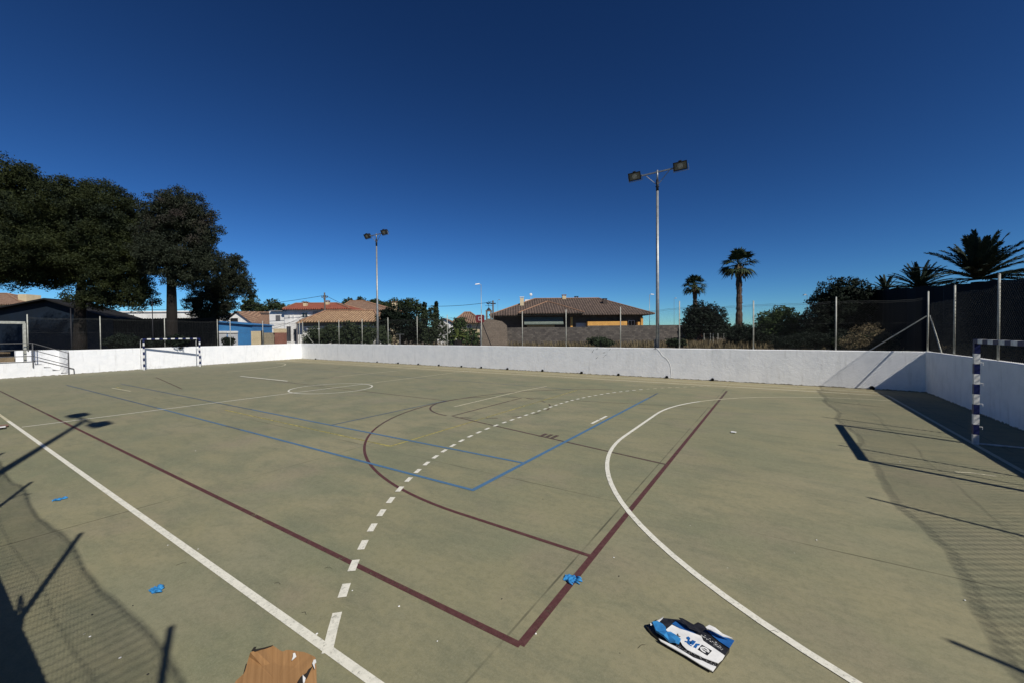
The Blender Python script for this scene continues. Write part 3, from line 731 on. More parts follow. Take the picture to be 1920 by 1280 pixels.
bush('green leafy tree left of the basketball hoop', 36, [(862,606,16,12),(855,622,14,14),(874,630,18,16),(890,632,14,16),(845,636,10,12)], 48, 'midg', name='tree', cat='tree')
bush('low green bush in front of the block wall under the villa', 33, [(1120,640,22,8),(1135,642,20,7)], 49, 'shrubg')
bush('thin bush at the foot of the nearer mast', 30, [(1262,642,16,8),(1278,643,12,7)], 50, 'shrubg')
# cypress like spikes on the loose tree
def spikes(label, items, d, m, seed, name='cypress'):
    root = None
    for i, (px, py, ph, pw) in enumerate(items):
        blobs = [(px, py, pw, ph*.5), (px, py-ph*.35, pw*.6, ph*.3), (px, py-ph*.6, pw*.35, ph*.2)]
        bush(label[i], d, blobs, seed+i, m, name=name, cat='tree', leaf=.16, clump=.16)
spikes(['slim cypress top left of the small hip roof house','slim bushy cypress nearest the big dark tree'], [(818,600,44,6),(796,598,40,7)], 46, 'darkg', 60)
# right side trees
bush('dark round tree under the left palm behind the block wall end', 50, [(1318,592,34,26),(1345,600,26,24),(1300,600,26,30),(1330,618,40,24),(1290,620,18,20)], 70, 'darkg', name='tree', cat='tree', leaf=.24, trunk_r=.2)
bush('olive green tree in the middle gap at right with a yellowish spot', 42, [(1465,592,28,18),(1440,602,26,20),(1490,604,24,18),(1460,622,46,26),(1430,628,30,18)], 71, 'midg', name='tree', cat='tree', leaf=.2, trunk_r=.18)
bush('dark shrub between the tall palm trunk and the olive green tree', 38, [(1395,625,26,20),(1415,630,24,20),(1375,634,22,16),(1440,640,30,14)], 72, 'darkg')
bush('big dark round tree at right before the black screen', 38, [(1565,560,40,38),(1545,580,34,36),(1595,552,38,32),(1560,610,54,44),(1610,590,44,50),(1520,610,22,34),(1630,570,26,36)], 73, 'darkg', name='tree', cat='tree', leaf=.2, trunk_r=.3)
bush('scrubby bush along the right end of the back wall', 26, [(1470,644,30,12),(1500,640,30,16),(1535,640,30,16),(1575,638,32,20)], 74, 'darkg', leaf=.10)
bush('tangled brownish scrub at the right corner of the back wall', 24, [(1625,632,34,24),(1660,640,28,18),(1600,642,26,14)], 75, 'straw', leaf=.07, core=False, dens=.35)
bush('green weeds among the scrub at the right corner', 25, [(1640,640,40,18),(1590,645,30,12)], 76, 'shrubg', leaf=.08, dens=.8)
# dry weeds outside the back wall: nobody could count them
def weeds():
    rs = np.random.RandomState(5); out = []
    n = 26000; x = rs.uniform(-24,30,n); yy = rs.uniform(0,1,n)*34+12.7; h = rs.uniform(.15,1.0,n)*np.where(yy > 30, 1.5, 1.0)
    for k in range(3):
        a = rs.uniform(0,6.28,n); lx = rs.normal(0,.25,n)*h; ly = rs.normal(0,.25,n)*h; wd = .03+.03*rs.rand(n)
        b = np.stack([x+rs.normal(0,.1,n), yy+rs.normal(0,.1,n), np.full(n,-.03)],1)
        t = b+np.stack([lx,ly,h],1); o = np.stack([np.cos(a)*wd,np.sin(a)*wd,0*a],1)
        out.append(np.stack([b-o,b+o,t+o*.3,t-o*.3],1).reshape(-1,3))
    return np_mesh('dry_weeds', np.concatenate(out), 4, M['straw'], None, kind='stuff', label='dry weeds and straw growing beyond the back wall', cat='weeds')
weeds()
# distant tree belt on the horizon
def belt():
    rs = np.random.RandomState(8); bl = []
    for px in range(-60,1990,16):
        d = 190+rs.uniform(-20,40); h = rs.uniform(2.2,5.5)
        p = at(px, 620, d); bl.append((Vector((p.x,p.y,h*.45)), 4., 4., h*.75))
    o = crown('distant_trees', bl, M['oliveg'], None, 9, 1.1, .5, .5)
    tag(o, 'low far off tree line along the horizon', 'trees', kind='stuff')
belt()

# ------------------------------------------------------------------ palms
def washingtonia(label, px, d, cpy, rpx, seed, trunk_r=.25):
    g = at(px, 640, d); top = at(px, cpy, d); root = empty('fan_palm', (g.x,g.y,0), label=label, cat='palm tree', group='fan palms right of the villa')
    H = top.z; R = rpx*d/CF; r = random.Random(seed); mb = MB()
    pts = []; rs = []
    for i in range(26):
        u = i/25; pts.append((0.12*math.sin(u*3), 0, u*H)); rs.append(trunk_r*(1.15-.25*u)*r.uniform(.85,1.2)+(.1 if u > .9 else 0))
    mb.tube(pts, rs, 9)
    for i in range(160):   # old leaf stubs
        z = r.uniform(.25,1)*H; a = r.uniform(0,6.28); q = Vector((math.cos(a),math.sin(a),0)); b = Vector((0.12*math.sin(z/H*3),0,z))+q*trunk_r*.8
        mb.tube([b, b+q*.16+Vector((0,0,-.12 if r.random()<.6 else .12))], [.05,.015], 4)
    mb.build('trunk', M['pbark'], root)
    fm = MB(); c0 = Vector((.02,0,H))
    def frond(az_, el, Lp, Lb, droop):
        q = Vector((math.cos(az_)*math.cos(el), math.sin(az_)*math.cos(el), math.sin(el)))
        e = c0+q*Lp+Vector((0,0,-droop*.3)); fm.tube([c0,(c0+e)/2+Vector((0,0,.08)),e], [.03,.025,.015], 4)
        side = q.cross(Vector((0,0,1))).normalized(); upn = side.cross(q)
        for k in range(13):
            t = R_(-78+13*k); dv = (q*math.cos(t)+side*math.sin(t)+upn*r.uniform(-.15,.25)).normalized(); ln = Lb*(.75+.35*math.cos(t))*r.uniform(.85,1.1)
            wv = dv.cross(upn).normalized()*ln*.085; m_ = e+dv*ln*.6+Vector((0,0,-.06*ln)); tp = e+dv*ln+Vector((0,0,-.35*ln*r.uniform(.5,1.3)-droop*.2))
            fm.add([e-wv*.3,e+wv*.3,m_+wv,m_-wv], [(0,1,2,3)]); fm.add([m_-wv,m_+wv,tp], [(0,1,2)])
    for i in range(44):
        el = R_(r.uniform(-38,82)); frond(r.uniform(0,6.28), el, R*r.uniform(.38,.55), R*.52, .5 if el < 0 else 0)
    fm.build('crown', M['palmg'], root)
    sk = MB()
    for i in range(12):
        a = r.uniform(0,6.28); q = Vector((math.cos(a),math.sin(a),0)); b = c0+q*trunk_r; e = b+q*R*.22+Vector((0,0,-R*r.uniform(.4,.75)))
        s2 = q.cross(Vector((0,0,1)))*.13; sk.add([b-s2*.3,b+s2*.3,e+s2,e-s2], [(0,1,2,3)])
    e = c0+Vector(Rv)*R*.38+Vector((0,0,-R*.9))
    sk.tube([c0+Vector(Rv)*.3, c0+Vector(Rv)*R*.32+Vector((0,0,-R*.25)), e], [.04,.12,.03], 6)
    sk.build('dead_leaves', M['straw'], root)
    return root
washingtonia('taller fan palm with shaggy trunk standing alone against the sky', 1384, 58, 497, 35, 5, .38)
washingtonia('shorter fan palm rising from the dark round tree', 1302, 75, 536, 24, 6, .36)
def datepalm(label, px, d, cpy, rpx, seed, n=54, m='datepalm', base=None, elr=(2,82), group='date palms behind the black screen'):
    g = at(px, 640, d); top = at(px, cpy, d); root = empty('date_palm', (g.x,g.y,0), label=label, cat='palm tree', group=group)
    H = top.z; R = rpx*d/CF; r = random.Random(seed); mb = MB()
    mb.tube([(0,0,-.05),(0,0,H*.5),(0,0,H-.2)], [.38,.34,.36], 10); mb.build('trunk', M['bark'], root)  # dark bark stands in for shade on the trunk
    fm = MB(); c0 = Vector((0,0,H))
    for i in range(n):
        a = r.uniform(0,6.28); el = R_(r.uniform(*elr)); L = R*r.uniform(.9,1.12); q = Vector((math.cos(a)*math.cos(el), math.sin(a)*math.cos(el), math.sin(el)))
        P = []; 
        for k in range(11):
            u = k/10; P.append(c0+q*L*u+Vector((0,0,-L*.42*u*u*(1-.35*math.sin(el)))))
        fm.tube(P, [.045*(1-.8*k/10)+.006 for k in range(11)], 4)
        side = q.cross(Vector((0,0,1))); side = side.normalized() if side.length > .05 else Vector((1,0,0))
        for k in range(60):
            u = .10+.89*k/60; kk = min(9,int(u*10)); p = P[kk].lerp(P[kk+1], u*10-kk); t = (P[kk+1]-P[kk]).normalized()
            ll = L*.125*(1-.65*abs(u-.4)/.6)
            for sg in (1,-1):
                dv = (side*sg*.62+t*.95+Vector((0,0,r.uniform(-.35,.25)))).normalized(); wv = t*.034*max(1,R/2.5)
                e = p+dv*ll; m_ = p+dv*ll*.55
                fm.add([p-wv*.5,p+wv*.5,m_+wv*.8,m_-wv*.8], [(0,1,2,3)]); fm.add([m_-wv*.8,m_+wv*.8,e], [(0,1,2)])
    fm.build('crown', M[m], root)
    return root
datepalm('largest date palm with wide arching fronds at the right edge', 1832, 30, 524, 112, 3, 64)
datepalm('middle date palm left of the largest one', 1722, 38, 541, 66, 4, 50)
datepalm('smallest date palm poking over the dark tree', 1660, 42, 546, 40, 6, 36)
datepalm('small yellowish palm in front of the green leafy tree', 858, 31, 632, 22, 8, 22, 'yellowg', elr=(5,85), group='low garden palms')
# agave like plant with stiff pale leaves
g = gp(743, 700); g = at(740, 640, 34); mb = MB(); r = random.Random(4)
for i in range(60):
    a = r.uniform(0,6.28); el = R_(r.uniform(10,85)); z0 = r.choice([.5,1.1,1.6]); q = Vector((math.cos(a)*math.cos(el), math.sin(a)*math.cos(el), math.sin(el)))*r.uniform(.35,.6); s2 = q.cross(Vector((0,0,1))).normalized()*.04
    b = Vector((r.uniform(-.3,.3),0,z0)); mb.add([b-s2,b+s2,b+q], [(0,1,2)])
yu = empty('yucca', (g.x,g.y,0), label='pale spiky yucca behind the fence right of the farther mast', cat='plant')
mb.build('leaves', M['straw'], yu); mb = MB(); mb.tube([(0,0,-.03),(0,0,1.7)], .08, 6); mb.build('stem', M['pbark'], yu)

# black screen along the right plot
sc_root = empty('screen_fence', (23.6,0,0), label='tall black shade net screen along the neighbouring plot at right', cat='fence')
mb = MB()
def scr_h(y):
    v = Vector((23.6,y,0))-CAM; dep = max(v.dot(FH), 6.); px = 960+CF*v.dot(Vector(Rv))/dep; px = min(max(px,1560),1990)
    return at(px, 545-(px-1640)*.080, dep).z if dep > 12 else 4.2
sx = [(y, scr_h(y)+.05*math.sin(y*1.3)) for y in np.arange(-14,64,1.5)]
for (y0,h0),(y1,h1) in zip(sx[:-1],sx[1:]):
    x0 = .10*math.sin(y0*.9); x1 = .10*math.sin(y1*.9)
    mb.add([(x0,y0,-.03),(x1,y1,-.03),(x1,y1,h1),(x0,y0,h0)], [(0,1,2,3)])
    mb.add([(x0+.04,y0,-.03),(x1+.04,y1,-.03),(x1+.04,y1,h1),(x0+.04,y0,h0)], [(3,2,1,0)])
mb.build('shade_net', M['screen'], sc_root)
for y in range(-13,62,5):
    mb = MB(); mb.tube([(.12,y,-.03),(.12,y,scr_h(y)-.05)], .05, 8); mb.build('post', M['dark'], sc_root)
bush('dark weeds against the black screen behind the right wall', 15, [(1880,660,40,14),(1830,655,34,12),(1790,655,24,10)], 77, 'straw', leaf=.05, core=False, dens=.25)
# ------------------------------------------------------------------ houses
class House:
    """local x = across the picture, y = away from the camera, z = up; sizes read at its own distance"""
    def __init__(s, name, label, px0, d, cat='house', group=None, rz=0):
        p = at(px0, 640, d); s.px0 = px0; s.d = d; s.o = Vector((p.x,p.y,0))
        s.root = empty(name, s.o, -YAW+rz, label=label, cat=cat, group=group)
    def X(s, px, dy=0): return (px-960)/CF*(s.d+dy)-(s.px0-960)/CF*s.d
    def Z(s, px, py, dy=0): return at(px, py, s.d+dy).z
    def P(s, px, py, dy=0): return (s.X(px,dy), dy, s.Z(px,py,dy))
    def wall(s, px0, px1, pyt, m, dy=0, depth=6, name='wall', z0=-.05, pyb=None, parent=None):
        mb = MB(); z1 = s.Z((px0+px1)/2, pyt, dy)
        if pyb is not None: z0 = s.Z((px0+px1)/2, pyb, dy)
        mb.box((s.X(px0,dy),dy,z0),(s.X(px1,dy),dy+depth,z1)); return mb.build(name, M[m], parent or s.root)
    def window(s, px0, px1, py0, py1, dy=0, m='wglass', fm='render', name='window', fw=.08):
        x0, x1 = s.X(px0,dy), s.X(px1,dy); z1, z0 = s.Z(px0,py0,dy), s.Z(px0,py1,dy)
        mb = MB(); y = dy-.05
        for a, b in (((x0,y,z0),(x1,dy-.003,z0+fw)),((x0,y,z1-fw),(x1,dy-.003,z1)),((x0,y,z0+fw),(x0+fw,dy-.003,z1-fw)),((x1-fw,y,z0+fw),(x1,dy-.003,z1-fw)),(((x0+x1)/2-fw/3,y+.005,z0+fw),((x0+x1)/2+fw/3,dy-.004,z1-fw))): mb.box(a,b)
        o = mb.build(name, M[fm], s.root)
        mb = MB(); mb.box((x0+fw,dy-.02,z0+fw),(x1-fw,dy-.006,z1-fw)); mb.build('pane', M[m], o)
        return o
    def hip(s, ex0, ex1, epy, rx0, rx1, rpy, m, dy0=-.6, depth=8, name='roof', ridge=True, epy1=None):
        """eaves ex0..ex1 at epy (front), ridge rx0..rx1 at rpy half way back"""
        e0 = s.P(ex0, epy, dy0); e1 = s.P(ex1, epy if epy1 is None else epy1, dy0); ze = (e0[2]+e1[2])/2
        yb = dy0+depth; ym = dy0+depth/2; r0 = s.P(rx0, rpy, ym); r1 = s.P(rx1, rpy, ym); zr_ = (r0[2]+r1[2])/2
        x0, x1 = e0[0], e1[0]; th = .14
        mb = MB()
        vs = [(x0,dy0,ze),(x1,dy0,ze),(x1,yb,ze),(x0,yb,ze),(r0[0],ym,zr_),(r1[0],ym,zr_)]
        lo = [(a,b,c-th) for a,b,c in vs[:4]]
        mb.add(vs+lo, [(0,1,5,4),(1,2,5),(2,3,4,5),(3,0,4),(0,6,7,1),(1,7,8,2),(2,8,9,3),(3,9,6,0),(6,9,8,7)])
        o = mb.build(name, M[m], s.root)
        if ridge:
            mb = MB(); up = Vector((0,0,.04))
            V_ = [Vector(q)+up for q in vs]
            for a, b in ((0,4),(1,5),(4,5),(2,5),(3,4)): mb.tube([V_[a],V_[b]], .11, 6)
            mb.build('ridge_tiles', M['ridge'], o)
        return o
    def chimney(s, px, py0, py1, wpx, dy, m='cream', cap='ridge'):
        x = s.X(px,dy); w2 = wpx*(s.d+dy)/CF/2; z1 = s.Z(px,py0,dy); z0 = s.Z(px,py1,dy)
        mb = MB(); mb.box((x-w2,dy-w2,z0-.8),(x+w2,dy+w2,z1-.25)); o = mb.build('chimney', M[m], s.root)
        mb = MB(); mb.box((x-w2*1.2,dy-w2*1.2,z1-.1),(x+w2*1.2,dy+w2*1.2,z1))
        for a in (-1,1):
            for b in (-1,1): mb.box((x+a*w2*.8-.06,dy+b*w2*.8-.06,z1-.25),(x+a*w2*.8+.06,dy+b*w2*.8+.06,z1-.1))
        mb.build('cap', M[cap], o); return o

# villa
h = House('villa', 'long villa with brown tiled hip roof and orange walls right of centre', 1070, 70)
h.wall(925,1205,592,'dbrown',1.2,12)  # dark brown holds the shadow under the eaves in its colour
h.hip(918,1228,591,1003,1122,560,'t_brown',-1.0,17, epy1=588.)
fr = h.hip(972,1096,586.5,1026,1029,566,'t_brown',-2.2,12,'front_roof')
h.wall(1102,1176,603,'orange',-.2,1.2,'parapet')
for px in (1072,1204): h.wall(px-2,px+2,595,'orange',-.4,.4,'column')
h.wall(1196,1206,604,'orange',-.25,1,'parapet')
h.window(1080,1100,606,616,-.0+1.2,'shutter','shutter'); h.window(1178,1190,601,613,1.2)
mb = MB(); a = h.P(983,595.5,-.9); b = h.P(1056,595.5,-.9)
mb.add([(a[0],-.1,a[2]+.1),(b[0],-.1,b[2]+.1),(b[0],-1.5,a[2]-1.15),(a[0],-1.5,a[2]-1.15)], [(0,1,2,3)]); mb.box((a[0],-1.55,a[2]-1.25),(b[0],-1.48,a[2]-1.12)); mb.build('awning', M['awning'], h.root)
h.wall(988,1040,610,'cream',.4,.6,'parapet')
h.chimney(979,557,573,7,4,'cream','render'); h.chimney(1058,553,561,7,7.5,'cream'); h.chimney(1081,556,562,6,8,'dbrown','dark'); h.chimney(1134,560,568,7,4.5,'dbrown','dark')
h.wall(985,1000,562,'render',9,1,'gable',pyb=570)
mb = MB(); x = h.X(996,9); z = h.Z(996,560,9); mb.tube([(x,9,z-.6),(x,9,z+.6)], .03, 6); mb.ball((x,8.9,z+.75), .28, 10, 6, (1,.3,1)); mb.build('satellite_dish', M['render'], h.root)
# block wall before the villa
h = House('garden_block_wall', 'long dark grey block wall in front of the villa', 1100, 50, 'wall')
mb = MB(); 
for (pa,pb,py) in ((948,1102,614),(1102,1309,610)): mb.box((h.X(pa),0,-.05),(h.X(pb)-.002,.2,h.Z((pa+pb)/2,py)))
mb.build('block_wall', M['bwall'], h.root)
h2 = House('gate_pillar', 'brick gate pillar at the right end of the grey block wall', 1312, 50, 'pillar')
mb = MB(); mb.box((-.28,-.15,-.05),(.28,.35,h2.Z(1312,610))); mb.build('shaft', M['redbrick'], h2.root)
mb = MB(); mb.box((-.33,-.2,h2.Z(1312,610)),(.33,.4,h2.Z(1312,608.4))); mb.build('cap', M['cream'], h2.root)
h = House('shed', 'tan block outbuilding with stepped roof edge behind the basketball hoop', 930, 46, 'outbuilding')
mb = MB(); poly = [(902,601),(922,599),(942,603),(950,610),(952,650),(902,650)]
pv = [(h.X(a), h.Z(a,b) if b < 640 else -.05) for a, b in poly]
n = len(pv); mb.add([(x,0,z) for x,z in pv]+[(x,4,z) for x,z in pv], [tuple(range(n)), tuple(range(2*n-1,n-1,-1))]+[(i,n+i,n+(i+1)%n,(i+1)%n) for i in range(n)])
mb.build('wall', M['tanblock'], h.root)
h = House('vane_chimney', 'tan brick chimney carrying a dark weather vane left of the villa roof', 917, 52, 'chimney')
mb = MB(); 
for a in (-1,1):
    for b in (-1,1): mb.box((a*.28-.09,b*.28-.09,h.Z(917,598)),(a*.28+.09,b*.28+.09,h.Z(917,584)))
mb.box((-.37,-.37,-.05),(.37,.37,h.Z(917,598))); mb.box((-.4,-.4,h.Z(917,584)),(.4,.4,h.Z(917,582.5))); mb.build('shaft', M['tanblock'], h.root)
mb = MB(); z = h.Z(917,582.5); mb.tube([(0,0,z),(0,0,z+.38)], [.36,.04], 8); mb.build('cap', M['dark'], h.root)
mb = MB(); mb.tube([(0,0,z+.3),(0,0,z+1.2)], .025, 5); mb.tube([(-.45,0,z+.62),(.45,0,z+.62)], .02, 5); mb.tube([(0,-.45,z+.62),(0,.45,z+.62)], .02, 5)
ck = [(-.3,.9),(-.12,.98),(-.02,.92),(.1,1.0),(.14,1.14),(.2,1.16),(.24,1.08),(.18,.95),(.08,.82),(-.1,.8),(-.22,.82),(-.34,1.06)]
mb.add([(a,-.012,z+b) for a,b in ck]+[(a,.012,z+b) for a,b in ck], [tuple(range(12)), tuple(range(23,11,-1))]+[(i,12+i,12+(i+1)%12,(i+1)%12) for i in range(12)]); mb.build('weather_vane', M['dark'], h.root)
# small hip roof house
h = House('house', 'small cream house with weathered hip roof behind the basketball hoop', 878, 62)
h.wall(852,900,605,'cream',.8,7); h.hip(848,906,604.5,872,882,586,'t_tan',0,9); h.window(876,884,608,616,.8)
h = House('house', 'white gabled house glimpsed between the garden trees', 838, 58)
mb = MB(); pv = [(h.X(820),-.05),(h.X(850),-.05),(h.X(850),h.Z(850,606)),(h.X(832),h.Z(832,597)),(h.X(820),h.Z(820,602))]; n = 5
mb.add([(x,0,z) for x,z in pv]+[(x,5,z) for x,z in pv], [tuple(range(n)), tuple(range(2*n-1,n-1,-1))]+[(i,n+i,n+(i+1)%n,(i+1)%n) for i in range(n)]); mb.build('wall', M['render'], h.root)
mb = MB(); mb.add([(h.X(818),-.3,h.Z(820,602.5)),(h.X(832),-.3,h.Z(832,596.5)),(h.X(832),5.2,h.Z(832,596.5)),(h.X(818),5.2,h.Z(820,602.5)),(h.X(852),-.3,h.Z(850,606.5)),(h.X(852),5.2,h.Z(850,606.5))], [(0,1,2,3),(1,4,5,2)]); mb.build('roof', M['t_tan'], h.root)

# orange tiled house
h = House('house', 'low white house with orange tiled roof and grey band under the eaves', 635, 50)
h.wall(568,702,604,'greyr',1.0,7,'upper_wall',pyb=611.5); h.wall(568.3,701.7,611.5,'render',1.05,6.9)
h.hip(563,712,603,612,702,583,'t_orange',-.0,8.6, epy1=601)
mb = MB(); x = h.X(706); mb.add([(h.X(702),1.1,-.05),(h.X(716),3.0,-.05),(h.X(716),3.0,h.Z(716,612,3)),(h.X(708),2.,h.Z(708,596,2)),(h.X(702),1.1,h.Z(702,600,1))], [(0,1,2,3,4)]); mb.build('end_wall', M['render'], h.root)
for px in (576,606,660,690): h.window(px,px+9,613,625,1.05)
h.wall(575,600,616,'shutter',-1.2,.1,'awning',pyb=618)
# brown hip roof behind
h = House('house', 'house with brown weathered hip roof behind the orange tiled one', 680, 75)
h.wall(642,722,580,'cream',1,9); h.hip(632,732,581,658,682,564.5,'t_tan',0,12); h.chimney(741,566,582,8,3,'cream','ridge'); h.window(690,698,583,591,1)
# white two storey house
h = House('house', 'white two storey house with red tiled roof and small dark windows', 590, 62)
h.wall(534,652,580,'render',.5,9,name='main_wall'); h.wall(506,534,583.5,'render',.8,8,name='side_wing')
h.hip(531,655,578.5,556,632,569,'t_red',-.2,11)
mb = MB(); mb.box((h.X(504),.4,h.Z(518,583.5)),(h.X(535),9,h.Z(518,582))); mb.build('flat_roof', M['greyr'], h.root)
h.window(518,526.5,591.5,602,.8,'rail','greyr'); h.window(541,545,591,598,.5); h.window(549,552.5,591,598,.5); h.window(567,578.5,586,597,.5)
h.window(588,598,585,592,.5,'shutter','greyr'); h.window(538,546,612,640,.5,'wglass','greyr','door'); h.window(551,557,617,640,.5,'wglass','greyr','door')
h.chimney(574,566,574,6,2.5,'cream','ridge'); h.chimney(615,564,574,7,4,'cream','ridge')
mb = MB(); x = h.X(526,.8); mb.tube([(x,3,h.Z(526,583)),(x,3,h.Z(526,571))], .03, 5); mb.build('antenna', M['galv'], h.root)
mb = MB(); p0 = h.P(562,601,.4); p1 = h.P(585,600,.4); mb.add([(p0[0],-1,p0[2]-.5),(p1[0],-1,p1[2]-.5),(p1[0],.49,p1[2]),(p0[0],.49,p0[2])], [(0,1,2,3)]); mb.build('porch_roof', M['t_orange'], h.root)
mb = MB(); mb.box((h.X(562),-.9,-.05),(h.X(563.5),-.7,h.Z(562,605))); mb.build('porch_post', M['greyr'], h.root)
# house with brown gable at its left
h = House('house', 'pale gabled house with brown tiled roof and a small dark sign behind the blue kiosk', 455, 70)
mb = MB(); pv = [(h.X(418),-.05),(h.X(478),-.05),(h.X(478),h.Z(478,609)),(h.X(446),h.Z(446,585)),(h.X(418),h.Z(418,606))]; n = 5
mb.add([(x,0,z) for x,z in pv]+[(x,10,z) for x,z in pv], [tuple(range(n)), tuple(range(2*n-1,n-1,-1))]+[(i,n+i,n+(i+1)%n,(i+1)%n) for i in range(n)]); mb.build('wall', M['render'], h.root)
mb = MB(); a = h.P(446,584,0); b = h.P(478,610,0)
mb.add([(a[0],-.4,a[2]),(b[0]+1,-.4,b[2]-.5),(b[0]+3.6,10,b[2]-.3),(a[0]+3.9,10,a[2]+.4)], [(0,1,2,3)])
c = h.P(418,607,0); mb.add([(a[0],-.4,a[2]),(a[0]+3.9,10,a[2]+.4),(c[0],10,c[2]),(c[0]-.5,-.4,c[2]-.2)], [(0,1,2,3)]); mb.build('roof', M['t_tan'], h.root)
mb = MB(); a = h.P(434,597,0); b = h.P(447,603,0); mb.box((a[0],-.1,b[2]),(b[0],-.01,a[2])); mb.build('sign', M['dark'], h.root)
h.wall(466,508,586.5,'dbrown',3.5,6,'rear_wall'); mb = MB(); a = h.P(450,585,3); b = h.P(507,586,3); c = h.P(466,610,-1); d_ = h.P(512,608,-1)
mb.add([c,d_,(b[0],4.5,b[2]),(a[0],4.5,a[2])], [(0,1,2,3)]); mb.build('rear_roof', M['t_tan'], h.root)
# blue kiosk
h = House('kiosk', 'bright blue flat roofed kiosk with white roller shutters', 440, 55, 'kiosk')
mb = MB(); x0, x1 = h.X(406), h.X(474); z0, z1 = h.Z(406,604), h.Z(474,610)
mb.add([(x0,0,-.05),(x1,0,-.05),(x1,0,z1),(x0,0,z0),(x0,4.5,-.05),(x1,4.5,-.05),(x1,4.5,z1),(x0,4.5,z0)], [(0,1,2,3),(1,5,6,2),(5,4,7,6),(4,0,3,7)]); mb.build('wall', M['bluew'], h.root)
mb = MB(); mb.add([(x0-.15,-.3,z0+.002),(x1+.15,-.3,z1+.002),(x1+.15,4.7,z1+.002),(x0-.15,4.7,z0+.002),(x0-.15,-.3,z0+.14),(x1+.15,-.3,z1+.14),(x1+.15,4.7,z1+.14),(x0-.15,4.7,z0+.14)], [(0,3,2,1),(4,5,6,7),(0,1,5,4),(1,2,6,5),(2,3,7,6),(3,0,4,7)]); mb.build('roof', M['bluew'], h.root)
for a, b in ((409,426),(427,447)):
    mb = MB(); q0 = h.P(a,621,0); q1 = h.P(b,624.5,0); mb.box((q0[0],-.16,q1[2]),(q1[0],-.003,q0[2])); sh = mb.build('shutter_box', M['render'], h.root)
    mb = MB(); mb.box((q0[0]+.05,-.05,-.05),(q1[0]-.05,-.004,q1[2]-.002)); mb.build('roller_shutter', M['shutter'], h.root)
# garden walls right of it
for lab, a, b, pt, m, d in (('cream rendered garden wall right of the blue kiosk',471,490,621,'cream',53),('beige block garden wall between the cream wall and the brick wall',492,514,624,'beigeblock',53.5),('red brick garden wall below the white house',515,536,624,'redbrick',53)):
    h = House('garden_wall', lab, (a+b)/2, d, 'wall'); h.wall(a,b,pt,m,0,.25,'wall_body')
    if m == 'redbrick': h.wall(513,536.5,616.5,'cream',.3,.2,'upper_strip',pyb=624)
    if m == 'cream':
        mb = MB(); mb.box((h.X(490),-.05,-.05),(h.X(492.3),.3,h.Z(491,620))); mb.build('gate_post', M['dark'], h.root)
# long white building and shed behind the pines
h = House('warehouse', 'long low white building glimpsed behind the pine trunks', 270, 70, 'building')
h.wall(160,372,586,'render',0,10); h.wall(155,376,583.5,'render',-.2,10.4,'parapet',pyb=586); h.window(246,254,590,595,0); h.wall(330,366,597,'t_tan',-2,1.8,'lean_to')
h = House('barn', 'blue gabled shed, coloured dark for the shade of the big pines', 100, 42, 'shed')
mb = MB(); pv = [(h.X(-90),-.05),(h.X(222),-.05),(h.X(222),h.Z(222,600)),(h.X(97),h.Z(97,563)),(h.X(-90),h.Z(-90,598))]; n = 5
mb.add([(x,0,z) for x,z in pv]+[(x,3,z) for x,z in pv], [tuple(range(n)), tuple(range(2*n-1,n-1,-1))]+[(i,n+i,n+(i+1)%n,(i+1)%n) for i in range(n)]); mb.build('wall', mat('shed_shaded_blue', (.004,.012,.026), (.003,.008,.016), .5), h.root)  # blue paint darkened to near black; the pine shade is in the colour
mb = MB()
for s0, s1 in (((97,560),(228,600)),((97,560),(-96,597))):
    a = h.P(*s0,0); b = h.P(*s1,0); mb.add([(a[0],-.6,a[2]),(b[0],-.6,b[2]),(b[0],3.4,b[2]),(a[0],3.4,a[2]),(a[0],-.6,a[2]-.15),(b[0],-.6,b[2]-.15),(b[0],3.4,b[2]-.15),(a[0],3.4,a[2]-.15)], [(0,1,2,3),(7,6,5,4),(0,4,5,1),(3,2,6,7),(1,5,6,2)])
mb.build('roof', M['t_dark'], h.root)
h = House('pine_shade_panel', 'dark slatted panel added for the shade under the big pines', 300, 36, 'fence')  # dark panel put where deep shade lies under the pines
mb = MB(); x0, x1 = h.X(215), h.X(404)
mb.box((x0,0,-.05),(x1,.06,h.Z(300,598)))
for i in range(40): 
    x = x0+(x1-x0)*i/39; mb.box((x-.06,-.03,-.05),(x+.06,-.002,h.Z(300,598)+.05))
mb.build('shade_slats', M['t_dark'], h.root)
h = House('house', 'pinkish house roof at far left behind the shed', 10, 62)
h.wall(-40,40,570,'cream',.5,8); h.hip(-50,45,570,-20,15,551,'t_tan',0,9); h.wall(36,52,552,'cream',2,2,'chimney',pyb=570)
# low shrubs under the pines
bush('low shrub under the pines left of the far goal', 30, [(235,640,26,14),(215,642,20,10)], 81, 'darkg')
bush('low shrub behind the far goal', 30, [(330,640,24,12),(300,642,22,10)], 82, 'darkg')
bush('dark bush against the kiosk shutters', 46, [(425,642,10,10),(434,640,7,8)], 83, 'darkg')

